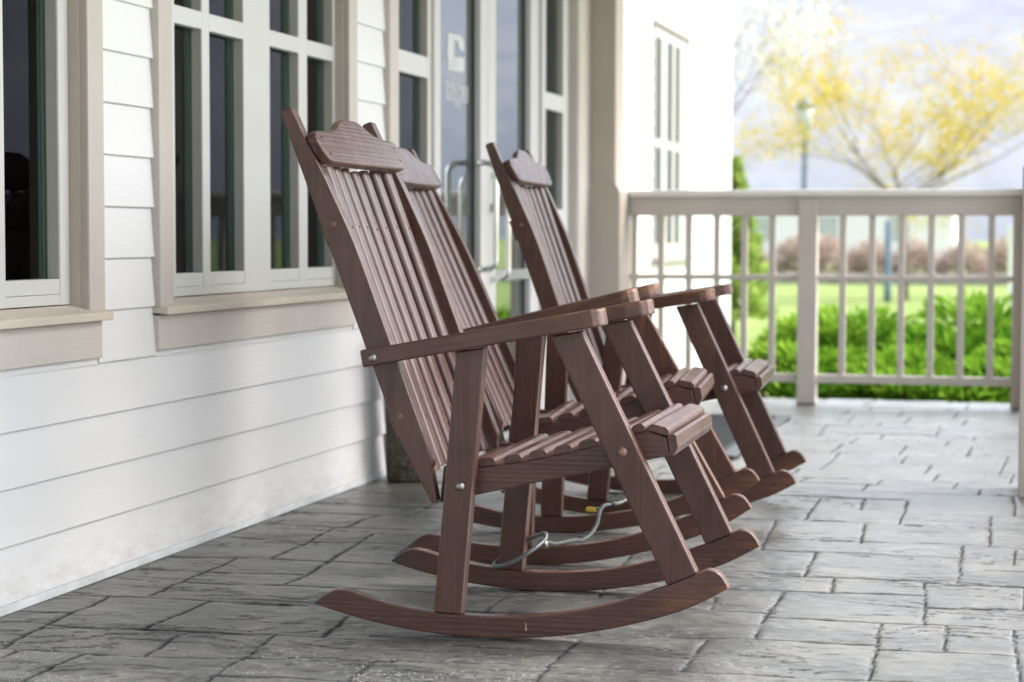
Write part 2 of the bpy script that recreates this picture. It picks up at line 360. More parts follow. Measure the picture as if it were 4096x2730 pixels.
bm = new_bm(); bm_box(bm, 1.02, 7.5, -6, 10.3, -.42, -.12, .01)  # unseen slab added to bounce light onto the lower wall
o = link('reflector', to_me(bm), None, m_simple('pale concrete terrace', (.55, .55, .55), .8, 0, .12, 3, .3, 60)); tag(o, 'pale concrete terrace beside the porch, added out of view for bounce light', 'reflector', kind='structure')
# mountain, haze painted into its pale colours
def m_hill():
    s = NT('wooded mountainside with painted haze'); o = s.obj(); n = s.noise(o, .012, 7, .65); n2 = s.noise(o, .09, 4)
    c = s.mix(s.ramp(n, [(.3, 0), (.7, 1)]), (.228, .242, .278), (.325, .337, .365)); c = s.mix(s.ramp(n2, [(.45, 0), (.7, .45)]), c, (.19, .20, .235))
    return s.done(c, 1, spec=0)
xs = np.linspace(-900, 900, 90); ys = np.linspace(480, 1300, 30); X, Y = np.meshgrid(xs, ys)
prof = np.clip((Y-480)/520, 0, 1)**.8*1.42*(128+34*np.sin(X/260+.6)+22*np.sin(X/110+2)+30*(fbm(X, Y, 120, 120, 8)-.5))
idx = np.arange(X.size).reshape(X.shape)
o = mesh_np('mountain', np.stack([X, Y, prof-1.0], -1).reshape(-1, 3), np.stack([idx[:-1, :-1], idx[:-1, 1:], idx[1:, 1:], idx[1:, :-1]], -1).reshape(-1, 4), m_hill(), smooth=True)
tag(o, 'pale lavender mountainside with painted haze', 'mountain', kind='structure')

# ------------------------------------------------------------------ siding
Z0 = .1494; DZ = .1289
def siding(bm, xw, spans_at, nrows, zstart=.02):
    """clapboards on the plane x=xw, wedge shaped: bottom edge proud. spans_at(zlo,zhi)->[(y0,y1)]"""
    zs = [zstart]+[Z0+k*DZ for k in range(nrows)]
    for z0, z1 in zip(zs, zs[1:]):
        for y0, y1 in spans_at(z0, z1):
            b = bmesh.new(); P = [(xw-.02, z0+.0015), (xw+.0075, z0+.0015), (xw+.0088, z0+.0035), (xw-.0012, z1+.004), (xw-.02, z1+.004)]
            A = [b.verts.new((x, y0, z)) for x, z in P]; B = [b.verts.new((x, y1, z)) for x, z in P]; n = len(P)
            b.faces.new(A); b.faces.new(B[::-1])
            for i in range(n): b.faces.new((A[i], A[(i+1) % n], B[(i+1) % n], B[i]))
            merge(bm, b)
XW = -2.25; XC = -2.225; XF = -2.273; XG = -2.305
house = empty('house', 'white clapboard house front with taupe trimmed windows and glazed entrance, along the left', 'house', (XW, 3, 0))
def hpart(name, bm, mat, parent=house, label=None):
    me = to_me(bm); o = link(name, me, parent, mat)
    o.matrix_parent_inverse = Matrix.Translation(-Vector(parent_loc(parent)))
    if label: o['label'] = label
    return o
def parent_loc(p):
    l = Vector((0, 0, 0))
    while p is not None:
        if p.type == 'EMPTY': l += p.location
        p = p.parent
    return l
# children of mesh parts whose own origin is the world origin need no offset
def sub(name, bm, mat, parent, label=None):
    o = link(name, to_me(bm), parent, mat)
    if label: o['label'] = label
    return o

WT = 2.46   # window head height
OPEN = [(2.95, 4.471, .55), (4.788, 6.342, .55), (6.684, 9.779, 0)]
def spans(z0, z1):
    z0m = z0; cur = -4.0; out = []; YEND = 9.70
    for a, b, zb in OPEN:
        if z0m >= zb-.012 and z0 < WT+.09:
            out.append((cur, a+.004)); cur = b-.004
        elif z1 > zb+.01 and z0 < zb: out.append((cur, a+.004)); cur = b-.004
    out.append((cur, YEND)) if cur < YEND else None; return [(a, b) for a, b in out if b > a]
bm = new_bm(); siding(bm, XW, spans, 22); hpart('siding', bm, SIDING)
# tails of rows cut by an apron bottom (partial board under the sill aprons)
bm = new_bm()
for a, b, zb in OPEN[:2]: bm_box(bm, XW-.02, XW+.004, a+.005, b-.005, .5350, .552)
hpart('siding_filler', bm, SIDING)
bm = new_bm(); bm_box(bm, XW-.02, XW+.013, -4, 6.684, .001, .021, .001); hpart('starter_flashing', bm, m_simple('white metal flashing', (.7, .73, .76), .35))
bm = new_bm()
for a, b, z0, z1 in ((-4, 2.95, 0, 3), (2.95, 4.471, 0, .55), (4.471, 4.788, 0, 3), (4.788, 6.342, 0, .55), (6.342, 6.684, 0, 3), (9.779, 9.95, 0, 3), (2.95, 4.471, WT, 3), (4.788, 6.342, WT, 3), (6.684, 9.779, WT, 3)):
    bm_box(bm, XW-.16, XW-.012, a, b, z0, z1)
hpart('wall_core', bm, m_simple('wall core', (.5, .5, .5), .8))

def casing(bm, y0, y1, w0, w1, zt, zb, x1=XC):
    bm_box(bm, XW-.02, x1, y0, y0+w0, zb, zt, .003)
    bm_box(bm, XW-.02, x1, y1-w1, y1, zb, zt, .003)
    bm_box(bm, XW-.02, x1-.0015, y0-.015, y1+.015, zt+.0005, zt+.11, .003)
def window(y0, y1, jw0, jw1, lites, cw, label, zs=.655):
    """y0,y1 outer casing; lites: list of (ya,yb) glass openings; everything real depth"""
    w = new_bm(); casing(w, y0, y1, cw, cw, WT, zs+.008)
    W = hpart('window', w, TRIM, label=label)
    j = new_bm()                                          # jamb boards
    a, b = y0+cw, y1-cw
    bm_box(j, XG-.06, XC-.004, a-.012, a+.001, zs, WT); bm_box(j, XG-.06, XC-.004, b-.001, b+.012, zs, WT); bm_box(j, XG-.06, XC-.004, a, b, WT-.001, WT+.012)
    bm_box(j, XF-.01, XC-.022, b-.007, b-.001, zs+.02, WT)    # stop bead seen on the jamb
    sub('jamb', j, TRIM_B, W)
    f = new_bm(); zb = .685; gz = .748; x0, x1 = XG-.015, XF
    edges = [a+.001]+[v for l in lites for v in l]+[b-.008]
    for i in range(0, len(edges), 2):
        bm_box(f, x0, x1-(0 if i in (0, len(edges)-2) else .0015), edges[i], edges[i+1], zb, WT-.002, .002)
    for la, lb in lites:
        bm_box(f, x0, x1-.002, la-.002, lb+.002, zb+.001, zb+.026, .001); bm_box(f, x0, x1-.003, la-.001, lb+.001, zb+.027, gz, .001)
        bm_box(f, x0, x1-.002, la-.002, lb+.002, WT-.06, WT-.003, .001)
        bm_box(f, XG+.004, x1-.001, la-.002, lb+.002, 1.425, 1.475, .003)
    sub('frame', f, VINYL, W)
    r = new_bm()                                          # stops returning to the glass, their shade painted in as grey
    for la, lb in lites:
        bm_box(r, XG-.004, XF-.004, lb-.0025, lb+.001, gz, WT-.06); bm_box(r, XG-.004, XF-.004, la-.001, la+.0015, gz, WT-.06)
    sub('glazing_stop', r, REVEAL, W)
    g = new_bm()
    for la, lb in lites:
        bm_box(g, XG-.005, XG, la-.003, lb+.003, gz-.004, WT-.05)
    sub('pane', g, GLASS, W)
    k = new_bm()
    for la, lb in lites:                                  # spacer bar and dark gasket round each pane
        for yy, e in ((la, 1), (lb, -1)):
            bm_box(k, XG-.022, XG-.008, min(yy, yy+e*.010), max(yy, yy+e*.010), gz, WT-.06)
        bm_box(k, XG-.022, XG-.008, la, lb, gz-.002, gz+.006)
    sub('spacer_bar', k, GASKET, W)
    k = new_bm()
    for la, lb in lites:                                  # inner frame returns seen through the glass
        bm_box(k, -2.375, -2.332, lb+.004, lb+.02, gz, WT-.06); bm_box(k, -2.41, -2.385, lb+.012, lb+.03, gz, WT-.06)
    sub('inner_jamb', k, INNER, W)
    c = new_bm(); n = int((b-a)/.045)
    for i in range(n):                                    # pleated curtains inside
        ya = a+(b-a)*i/n
        if (i//4) % 3 == 1: continue
        bm_box(c, -2.42-(.02 if i % 2 else 0), -2.405-(.02 if i % 2 else 0), ya, ya+.036, .6, WT)
    sub('curtain', c, CURT, W)
    s = new_bm()
    pr = [(XG-.01, zs), (-2.205, zs-.010), (-2.205, zs+.010), (XF+.004, zs+.028), (XG-.01, zs+.029)]
    bm_prism(s, pr, lambda p, q, h: (p, h, q), y0+.002, y1+.004, .0025)
    sub('sill', s, SILLM, W)
    s = new_bm(); bm_box(s, XW-.02, -2.232, y0+.004, y1-.004, .552, zs-.012, .002); sub('apron', s, APRON, W)
    return W
window(2.95, 4.471, 0, 0, [(3.15, 3.42), (3.47, 3.72), (3.79, 4.047-.05), (4.073, 4.331)], .083, 'left window of the house with dark reflective panes, cut by the picture edge')
window(4.788, 6.342, 0, 0, [(4.99, 5.176), (5.227, 5.475), (5.68, 5.923), (5.997, 6.235)], .083, 'four pane window behind the nearest rocking chair')

# entrance group -------------------------------------------------
def side_light(y0, y1, ga, gb, zb, label):
    f = new_bm(); x0, x1 = XG-.015, XF
    bm_box(f, x0, x1, y0, ga, .0, WT, .002); bm_box(f, x0, x1-.001, gb, y1, .0, WT, .002)
    bm_box(f, x0, x1-.002, ga-.001, gb+.001, WT-.07, WT-.001, .002); bm_box(f, XG+.004, x1-.001, ga-.002, gb+.002, 1.45, 1.53, .003)
    bm_box(f, x0, x1-.003, ga-.001, gb+.001, .0, zb, .002)
    S = hpart('side_light', f, VINYL, label=label)
    r = new_bm(); bm_box(r, XG-.004, XF-.004, gb-.0025, gb+.001, zb, WT-.07); sub('glazing_stop', r, REVEAL, S)
    g = new_bm(); bm_box(g, XG-.005, XG, ga-.003, gb+.003, zb-.004, WT-.06); sub('pane', g, GLASS, S)
    c = new_bm()
    for i in range(5): bm_box(c, -2.44-(.02 if i % 2 else 0), -2.425-(.02 if i % 2 else 0), ga+.02+i*.05, ga+.058+i*.05, zb, WT)
    sub('curtain', c, CURT, S)
side_light(6.86, 7.33, 6.93, 7.285, .45, 'narrow side window left of the entrance door')
side_light(9.088, 9.64, 9.12, 9.50, .98, 'narrow side window right of the entrance door')
bm = new_bm(); bm_box(bm, XW-.02, XC, 6.684, 6.777, 0, WT, .003); bm_box(bm, XW-.02, XC, 9.634, 9.779, 0, WT, .003); bm_box(bm, XW-.02, XC-.001, 6.67, 9.79, WT+.0005, WT+.12, .003); bm_box(bm, XW-.02, XC-.012, 9.78, 9.944, 0, 2.85, .002)
bm_box(bm, XG-.04, XC-.004, 6.777-.001, 6.79, 0, WT); bm_box(bm, XG-.04, XC-.004, 9.62, 9.635, 0, WT)
hpart('entrance_casing', bm, TRIM)
bm = new_bm(); bm_box(bm, XG-.03, XF+.012, 7.33, 7.37, 0, WT, .003); bm_box(bm, XG-.03, XF+.014, 9.02, 9.088, 0, WT, .003)
bm_box(bm, XG-.03, XF+.010, 7.371, 9.019, 2.36, WT-.001, .003); hpart('door_frame', bm, ALUM)
def door(y0, y1, sl, sr, label, hy, hz0, hz1):
    f = new_bm(); x0, x1 = XG-.012, XF; zt = 2.355
    bm_box(f, x0, x1, y0, y0+sl, .012, zt, .003); bm_box(f, x0, x1, y1-sr, y1, .012, zt, .003)
    bm_box(f, x0, x1-.001, y0+sl-.001, y1-sr+.001, .012, .24, .003); bm_box(f, x0, x1-.001, y0+sl-.001, y1-sr+.001, zt-.09, zt-.001, .003)
    D = hpart('door', f, ALUM, label=label)
    m = new_bm(); bm_box(m, x0, x1-.004, y0+sl, y1-sr, .655, .70, .002); sub('mid_rail', m, m_simple('grey aluminium rail', (.28, .30, .30), .4), D)
    k = new_bm()
    for yy, e in ((y0+sl, 1), (y1-sr, -1)): bm_box(k, XG-.006, XG+.006, min(yy, yy+e*.010), max(yy, yy+e*.010), .24, zt-.09)
    sub('glazing_bead', k, GASKET, D)
    g = new_bm(); bm_box(g, XG-.005, XG, y0+sl, y1-sr, .24, zt-.09); sub('pane', g, DGLASS, D)
    h = new_bm(); r = .045; pts = [(XF-.006, hy, hz1)]
    for t in range(0, 5): a = t/4*math.pi/2; pts.append((XF+.072-r+r*math.sin(a), hy, hz1-r+r*math.cos(a)))
    for t in range(0, 5): a = t/4*math.pi/2; pts.append((XF+.072-r+r*math.cos(a), hy, hz0+r-r*math.sin(a)))
    pts.append((XF-.006, hy, hz0)); bm_tube(h, pts, .0125, 10); sub('handle', h, CHROME, D)
    return D
D1 = door(7.372, 8.125, .078, .105, 'left leaf of the glazed entrance with white lettering on the pane', 8.00, .71, 1.155)
D2 = door(8.13, 9.018, .13, .16, 'right leaf of the glazed entrance with a steel pull', 8.20, .665, 1.11)
lk = new_bm(); bm_lathe(lk, [(.018, 0), (.018, .02), (.012, .024)], (XF-.001, 8.19, .97), 14, (1, 0, 0)); sub('lock_cylinder', lk, STEEL, D2)
# white vinyl emblem and lettering on the left leaf
DECAL = m_simple('white vinyl lettering', (.58, .61, .63), .6)
XD = XG+.0012
bm = new_bm()
def flat(bm, pts):
    bm.faces.new([bm.verts.new((XD, y, z)) for y, z in pts])
flat(bm, [(7.645, 1.660), (7.738, 1.661), (7.738, 1.514), (7.645, 1.511)])
flat(bm, [(7.7385, 1.661), (7.85, 1.664), (7.872, 1.645), (7.872, 1.603), (7.80, 1.612), (7.79, 1.635), (7.7385, 1.640)])
flat(bm, [(7.7385, 1.572), (7.872, 1.580), (7.872, 1.53), (7.855, 1.517), (7.7385, 1.514)])
sub('emblem_decal', bm, DECAL, D1)
def text_part(body, y, z, size, parent, sx=1.0):
    cu = bpy.data.curves.new('t', 'FONT'); cu.body = body; cu.size = size; cu.align_x = 'CENTER'; cu.align_y = 'CENTER'; cu.extrude = 0; cu.offset = size*.02
    t = bpy.data.objects.new('t', cu); COL.objects.link(t); bpy.context.view_layer.update()
    dg = bpy.context.evaluated_depsgraph_get(); me = bpy.data.meshes.new_from_object(t.evaluated_get(dg))
    bpy.data.objects.remove(t); bpy.data.curves.remove(cu)
    M = Matrix(((0, 0, 1, XD), (sx, 0, 0, y), (0, 1, 0, z), (0, 0, 0, 1))); me.transform(M); me.materials.clear()
    return link('lettering', me, parent, DECAL)
text_part('VISITOR', 7.755, 1.476, .026, D1, 1.7)
bm = new_bm()                                             # framed block of lettering
for a, b, c, d in ((7.62, 7.93, 1.460, 1.464), (7.62, 7.93, 1.398, 1.402), (7.62, 7.632, 1.402, 1.460), (7.918, 7.93, 1.402, 1.460)): flat(bm, [(a, c), (b, c), (b, d), (a, d)])
sub('lettering_border', bm, DECAL, D1)
text_part('CENTER', 7.775, 1.431, .056, D1, 1.25)
text_part('OPEN', 7.775, 1.378, .026, D1, 1.5)

# dark room behind the glass
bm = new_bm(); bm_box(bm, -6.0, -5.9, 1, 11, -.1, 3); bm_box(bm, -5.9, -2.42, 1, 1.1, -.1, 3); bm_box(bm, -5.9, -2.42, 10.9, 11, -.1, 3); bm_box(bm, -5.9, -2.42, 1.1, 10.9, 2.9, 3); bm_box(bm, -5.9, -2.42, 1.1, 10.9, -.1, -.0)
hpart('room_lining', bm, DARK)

# ------------------------------------------------------------------ columns, railing, ceiling
def column(loc, label, w, d, bw, zcap=1.105):
    c = empty('porch_column', label, 'column', loc)
    b = new_bm(); bm_box(b, -w/2, w/2, -d/2, d/2, zcap-.02, 2.62, .004); link('shaft', to_me(b), c, TRIM_B)
    b = new_bm(); e = bw
    bm_box(b, -w/2-e, w/2+e, -d/2-e, d/2+e, 0.001, zcap-.03, .004)
    P = [(w/2+e, d/2+e, zcap-.03), (w/2+.003, d/2+.003, zcap+.012)]
    bb = bmesh.new(); lo = [bb.verts.new((sx*P[0][0], sy*P[0][1], P[0][2])) for sx, sy in ((-1,-1),(1,-1),(1,1),(-1,1))]; hi = [bb.verts.new((sx*P[1][0], sy*P[1][1], P[1][2])) for sx, sy in ((-1,-1),(1,-1),(1,1),(-1,1))]
    for i in range(4): bb.faces.new((lo[i], lo[(i+1) % 4], hi[(i+1) % 4], hi[i]))
    bb.faces.new(hi); merge(b, bb)
    link('base_box', to_me(b), c, TRIM_B)
    b = new_bm(); bm_box(b, -w/2-.02, w/2+.02, -d/2-.02, d/2+.02, 2.56, 2.62, .006); link('capital', to_me(b), c, TRIM_B)
    return c
YR = 10.17
column((-2.172, 10.055, 0), 'taupe porch pillar against the house wall where the railing starts', .13, .22, .030)
column((.055, 6.82, 0), 'taupe porch pillar at the right edge, nearest the camera', .20, .26, .022)
column((.045, 10.10, 0), 'taupe porch pillar at the far right corner behind the near pillar', .20, .26, .022)
rail = empty('porch_railing', 'beige wooden railing with square balusters across the far end of the porch', 'railing', (-1.15, YR, 0))
def rp(name, x0, x1, y0, y1, z0, z1, bev=.003, label=None):
    b = new_bm(); bm_box(b, x0+1.15, x1+1.15, y0, y1, z0, z1, bev); o = link(name, to_me(b), rail, RAILM)
    if label: o['label'] = label
    return o
hr_ = rp('handrail', -2.075, -.085, -.062, .062, 1.050, 1.087, .012); hr_.data.materials[0] = m_paint('highlight white handrail paint', (.80, .78, .75), .35)  # paler paint on the handrail stands in for its bright lit edge
rp('top_board', -2.072, -.085, -.030, .030, .955, 1.0495)
rp('mid_rail', -2.071, -.086, -.018, .018, .627, .655)
rp('bottom_rail', -2.071, -.086, -.022, .022, .108, .150)
rp('post', -1.201, -1.106, -.048, .048, .002, 1.043, .004)
rp('half_post', -.145, -.100, -.04, .04, .0, 1.04, .004)
bx = [-2.062+.0, -1.917, -1.770, -1.625, -1.480, -1.337] + [-.990, -.846, -.702, -.558, -.414] 
base = None
for i, x in enumerate([-2.052, -1.91, -1.765, -1.62, -1.478, -1.335, -.978, -.832, -.686, -.540, -.394, -.248][:12]):
    if x > -.16: continue
    if base is None:
        b = new_bm(); bm_box(b, -.0165, .0165, -.014, .014, .148, .957, .002); me = to_me(b); me.materials.append(RAILM)
    o = bpy.data.objects.new('baluster', me); COL.objects.link(o); o.parent = rail; o.location = (x+1.15, 0, 0); base = o
CEIL = m_paint('beige porch ceiling', (.46, .44, .41), .6)
bm = new_bm()
for i in range(26): bm_box(bm, XW+.0, .48, -4+i*.57, -4+i*.57+.564, 2.86, 2.9, .003)
o = link('porch_ceiling', to_me(bm), None, CEIL); tag(o, 'beige boarded porch ceiling', 'ceiling', kind='structure')
bm = new_bm(); bm_box(bm, -.06, .18, -4, 10.25, 2.62, 2.859, .005); bm_box(bm, XW+.02, -.0605, 9.97, 10.20, 2.62, 2.858, .005)
o = link('porch_beam', to_me(bm), None, TRIM_B); tag(o, 'taupe beams carrying the porch roof', 'beam', kind='structure')
bm = new_bm(); bm_box(bm, -6, .55, -4.2, 10.7, 2.905, 3.0); bm_box(bm, .485, .55, -4.2, 10.7, 2.78, 2.904); o = link('porch_roof', to_me(bm), None, m_simple('grey shingles', (.15, .15, .15), .9)); tag(o, 'grey roof over the porch', 'roof', kind='structure')

# ------------------------------------------------------------------ far wing of the building
wing = empty('house_wing', 'bright white clapboard building wing with one tall window beyond the railing', 'building', (-4.5, 15, -.4))
def wsub(name, bm, mat, parent=None):
    o = link(name, to_me(bm), parent or wing, mat)
    if parent is None: o.matrix_parent_inverse = Matrix.Translation(-wing.location)
    return o
XV = -2.9
bm = new_bm()
def wsp(z0, z1):
    if z1 > .67 and z0 < 2.47: return [(10.5, 15.10), (16.56, 18.82)]
    return [(10.5, 18.82)]
zs_save = Z0
b = new_bm()
zs = [-.38+i*DZ for i in range(45)]
for z0, z1 in zip(zs, zs[1:]):
    for y0, y1 in wsp(z0, z1):
        bb = bmesh.new(); P = [(XV-.02, z0+.0015), (XV+.0085, z0+.0015), (XV-.001, z1+.004), (XV-.02, z1+.004)]
        A = [bb.verts.new((x, y0, z)) for x, z in P]; B = [bb.verts.new((x, y1, z)) for x, z in P]
        bb.faces.new(A); bb.faces.new(B[::-1])
        for i in range(4): bb.faces.new((A[i], A[(i+1) % 4], B[(i+1) % 4], B[i]))
        merge(b, bb)
WSID = m_siding('sunlit white siding', (.70, .70, .71))
wsub('siding', b, WSID)
b = new_bm(); bm_box(b, -8, XV-.013, 10.5, 18.84, -.42, 5.4); wsub('wall', b, WSID)
b = new_bm(); bm_box(b, XV-.1, XV+.02, 18.80, 18.90, -.4, 5.4, .004); wsub('corner_board', b, SIDING)
b = new_bm(); bm_box(b, -8.4, XV+.45, 10.2, 19.3, 5.4, 5.6); wsub('roof', b, SLAB)
b = new_bm()
for a, c in ((15.02, 15.10), (16.50, 16.60)): bm_box(b, XV-.01, XV+.016, a, c, .68, 2.47, .004)
bm_box(b, XV-.01, XV+.030, 15.0, 16.62, 2.4705, 2.50, .004); bm_box(b, XV-.01, XV+.07, 14.98, 16.64, .64, .679, .004)
WTR = m_simple('wing window trim', (.27, .26, .25), .5, 0, .08); Wn = wsub('window', b, WTR)
b = new_bm(); 
gl = [(15.12, 15.36), (15.62, 15.84), (15.97, 16.17)]
ed = [15.10]+[v for l in gl for v in l]+[16.50]
for i in range(0, len(ed), 2): bm_box(b, XV-.012, XV+.008, ed[i], ed[i+1], .68, 2.47)
for la, lb in gl: 
    bm_box(b, XV-.012, XV+.007, la, lb, .68, .79); bm_box(b, XV-.012, XV+.007, la, lb, 2.38, 2.47); bm_box(b, XV-.012, XV+.007, la, lb, 1.535, 1.60)
wsub('frame', b, m_simple('wing window frame', (.36, .36, .355), .4, 0, .05), Wn)
b = new_bm()
for la, lb in gl: bm_box(b, XV-.0125, XV+.002, la, lb, .79, 2.38)
wsub('pane', b, m_simple('dark grey pane', (.045, .055, .055), .3, 0, .2, spec=.15), Wn)

# ------------------------------------------------------------------ rocking chairs
T = .036; WID = .608
def catmull(P, k=5):
    out = []
    for i in range(len(P)-1):
        p0 = P[max(i-1, 0)]; p1 = P[i]; p2 = P[i+1]; p3 = P[min(i+2, len(P)-1)]
        for j in range(k):
            t = j/k
            out.append(tuple(.5*((2*p1[c])+(-p0[c]+p2[c])*t+(2*p0[c]-5*p1[c]+4*p2[c]-p3[c])*t*t+(-p0[c]+3*p1[c]-3*p2[c]+p3[c])*t**3) for c in (0, 1)))
    out.append(P[-1]); return out
side_fn = lambda a, z, s: (a, s, z)
def rocker_poly():
    top = catmull([(-.443, .062), (-.423, .077), (-.394, .090), (-.360, .0868), (-.284, .066), (-.177, .0505), (-.114, .0475), (-.025, .0475), (.09, .058), (.203, .083), (.327, .127), (.385, .153), (.412, .1635), (.436, .156), (.452, .134)], 4)
    bot = []
    for i in range(27):
        a = .455-(i/26)*.90; bot.append((a, 1.25-math.sqrt(1.25**2-(a+.07)**2)+.0005+(.011*max(0, (a-.36)/.095)**1.3 if a > .36 else 0)))
    return top+bot
def near_far(h0, h1, far):
    return (WID-h1, WID-h0) if far else (h0, h1)

def build_chair(name, label, pose, tone, arm_wear, seed):
    global rng; rng = np.random.default_rng(seed)
    x, y, phi, th = pose
    ch = empty(name, label, 'rocking chair', group='brown rocking chairs in a row on the porch')
    c0 = Vector((-.07, 0, 1.25)); Ry = Matrix.Rotation(-th, 3, 'Y'); Rz = Matrix.Rotation(phi, 3, 'Z')
    ch.rotation_euler = (Rz@Ry).to_euler(); ch.location = Vector((x, y, 0))+Rz@(c0-Ry@c0)
    tn = lambda d=0: float(np.clip(tone+rng.uniform(-.30, .30)+d, 0, 1))
    def fin(pname, bm, g, c, t=None, wear=None, mat=WOOD, parent=ch):
        me = to_me(bm)
        if mat is WOOD: grain(me, g, c, t if t is not None else tn(), wear)
        return link(pname, me, parent, mat)
    for far in (False, True):
        dt = .15 if far else 0
        s0, s1 = near_far(0, T, far)
        b = new_bm(); bm_prism(b, rocker_poly(), side_fn, s0, s1, .003)
        fin('rocker', b, (1, 0, 0), (0, 0, 1), tn(.1+dt), lambda px, py, pz: max(0, min(1, (abs(px)-.447)*110))*.9)
        b = new_bm(); bm_prism(b, [(-.1765, .0505), (-.1145, .0478), (-.062, .6195), (-.1245, .6085)], side_fn, s0-.001, s1+.001, .004)
        L = fin('leg', b, (.09, 0, 1), (1, 0, 0), tn(dt))
        bo = new_bm(); sb = s0-.001 if not far else s1+.001; sg = -1 if not far else 1
        bm_lathe(bo, [(.0105, 0), (.0105, .0015), (.0085, .005), (.004, .0075), (.0005, .008)], (-.116-.0, sb, .323), 16, (0, sg, 0)); fin('bolt', bo, 0, 0, mat=STEEL, parent=L)
        b = new_bm(); bm_prism(b, [(.327, .1275), (.3895, .1558), (.1455, .6555), (.080, .6440)], side_fn, s0-.001, s1+.001, .004)
        L = fin('leg', b, (-.45, 0, 1), (1, 0, 0), tn(dt), (lambda px, py, pz: max(0, (px-(.389-(pz-.156)*.5)+.006)*90)*.6) if arm_wear > .8 else None)
        bo = new_bm(); bm_lathe(bo, [(.0105, 0), (.0105, .0015), (.0085, .005), (.004, .0075), (.0005, .008)], (.2325, sb, .404), 16, (0, sg, 0)); fin('bolt', bo, 0, 0, mat=COPPER if name_is_first(label) else STEEL, parent=L)
        # back post: leaning board, cut back at the top for the crest
        post = [(-.5140, 1.117), (-.511, 1.123), (-.4925, 1.1295), (-.4885, 1.126), (-.463, 1.073), (-.430, 1.008), (-.416, .982), (-.398, .944), (-.381, .908), (-.366, .876), (-.351, .842), (-.336, .805), (-.2715, .631), (-.1765, .374), (-.181, .358), (-.168, .288), (-.180, .2835), (-.231, .379), (-.259, .437), (-.2785, .489)]
        b = new_bm(); bm_prism(b, post, side_fn, s0+.001, s1-.001, .0045)
        P = fin('back_post', b, (-.345, 0, .938), (1, 0, 0), tn(dt))
        for (a_, z_) in ((-.395, .879), (-.247, .469)):
            sc = new_bm(); bm_lathe(sc, [(.0058, -.0005), (.0058, .0006), (.0042, .0012), (.0040, .0002)], (a_, s0+.001 if not far else s1-.001, z_), 12, (0, sg, 0))
            fin('screw', sc, 0, 0, mat=COPPER, parent=P)
        # arm: flat board, notched behind so it passes outside the post
        l0 = Vector((-.3275, 0, .6105)); d = Vector((.9843, 0, .1765)); nn = Vector((-.1765, 0, .9843)); Lg = .530
        so = -.036
        pl = [(0, so+.002), (.004, so), (.25, so-.001), (.40, so-.004), (Lg-.042, so-.006), (Lg-.022, so-.0025), (Lg-.008, so+.008), (Lg-.001, so+.024), (Lg, .0), (Lg-.001, .018), (Lg-.008, .034), (Lg-.024, .048), (Lg-.06, .056), (.38, .060), (.28, .056), (.18, .048), (.115, .042), (.088, .036), (.082, -.0005), (0, -.0005)]
        if far: pl = [(p, WID-q) for p, q in pl][::-1]
        b = new_bm(); bm_prism(b, pl, lambda p, q, h: tuple(l0+d*p+nn*h+Vector((0, q, 0))), -.0365, 0, .0042, 3)
        A = fin('armrest', b, tuple(d), (0, 1, 0), tn(dt), lambda px, py, pz, aw=arm_wear: max(0, min(1, (px-.02)*5))*aw*(1 if (pz-.6105-(px+.3275)*.179) > -.012 else .25))
        bo = new_bm(); bm_lathe(bo, [(.0095, 0), (.0095, .0015), (.0075, .005), (.0035, .0072), (.0005, .0077)], (-.298, so+.001 if not far else WID-so-.001, .5955), 16, (0, sg, 0)); fin('bolt', bo, 0, 0, mat=STEEL, parent=A)
        # seat rail, inside the legs and posts
        q0, q1 = near_far(T+.0015, 2*T, far)
        rl = catmull([(-.163, .361), (-.12, .3575), (-.088, .359), (-.03, .3665), (.025, .3765), (.08, .388), (.133, .401), (.190, .418), (.247, .4365), (.277, .4455)], 3)+[(.3185, .433), (.325, .3955), (.274, .383), (.2, .3655), (.036, .329), (-.094, .2995), (-.172, .2815)]
        b = new_bm(); bm_prism(b, rl, side_fn, q0, q1, .003)
        fin('seat_rail', b, (.97, 0, .22), (0, 0, 1), tn(.05+dt))
    # crest rail
    up = Vector((-.4502, 0, .8929)); nr = Vector((.8929, 0, .4502)); O = Vector((-.430, 0, 1.011))
    half = [(.302, .1095), (.256, .1090), (.240, .1070), (.224, .1025), (.208, .0960), (.192, .0895), (.176, .083), (.156, .0775), (.13, .0735), (.10, .071), (.06, .0690), (.022, .0675), (.004, .063), (-.006, .053), (-.007, .042), (.002, .016), (.014, .000), (.026, -.006), (.040, -.0085), (.12, -.010), (.22, -.0105)]
    pl = half+[(.604-s, u) for s, u in reversed(half[1:])]
    b = new_bm(); bm_prism(b, [(s+.002, u) for s, u in pl], lambda p, q, h: tuple(O+up*q+nr*h+Vector((0, p, 0))), .0005, .0225, .0055, 3)
    Cr = fin('crest_rail', b, (0, 1, 0), tuple(up), tn(-.1))
    for s_, u_ in ((.035, .050), (.045, .012), (.568, .048), (.572, .016)):
        hb = new_bm(); bm_lathe(hb, [(.0035, 0), (.0035, .0006), (.0008, .0008)], tuple(O+up*u_+nr*.0224+Vector((0, s_, 0))), 8, tuple(nr))
        fin('screw_hole', hb, 0, 0, mat=HOLE, parent=Cr)
    # back slats on a shallow curve
    dn = Vector((.345, 0, -.9386)); nb = Vector((.9386, 0, .345))
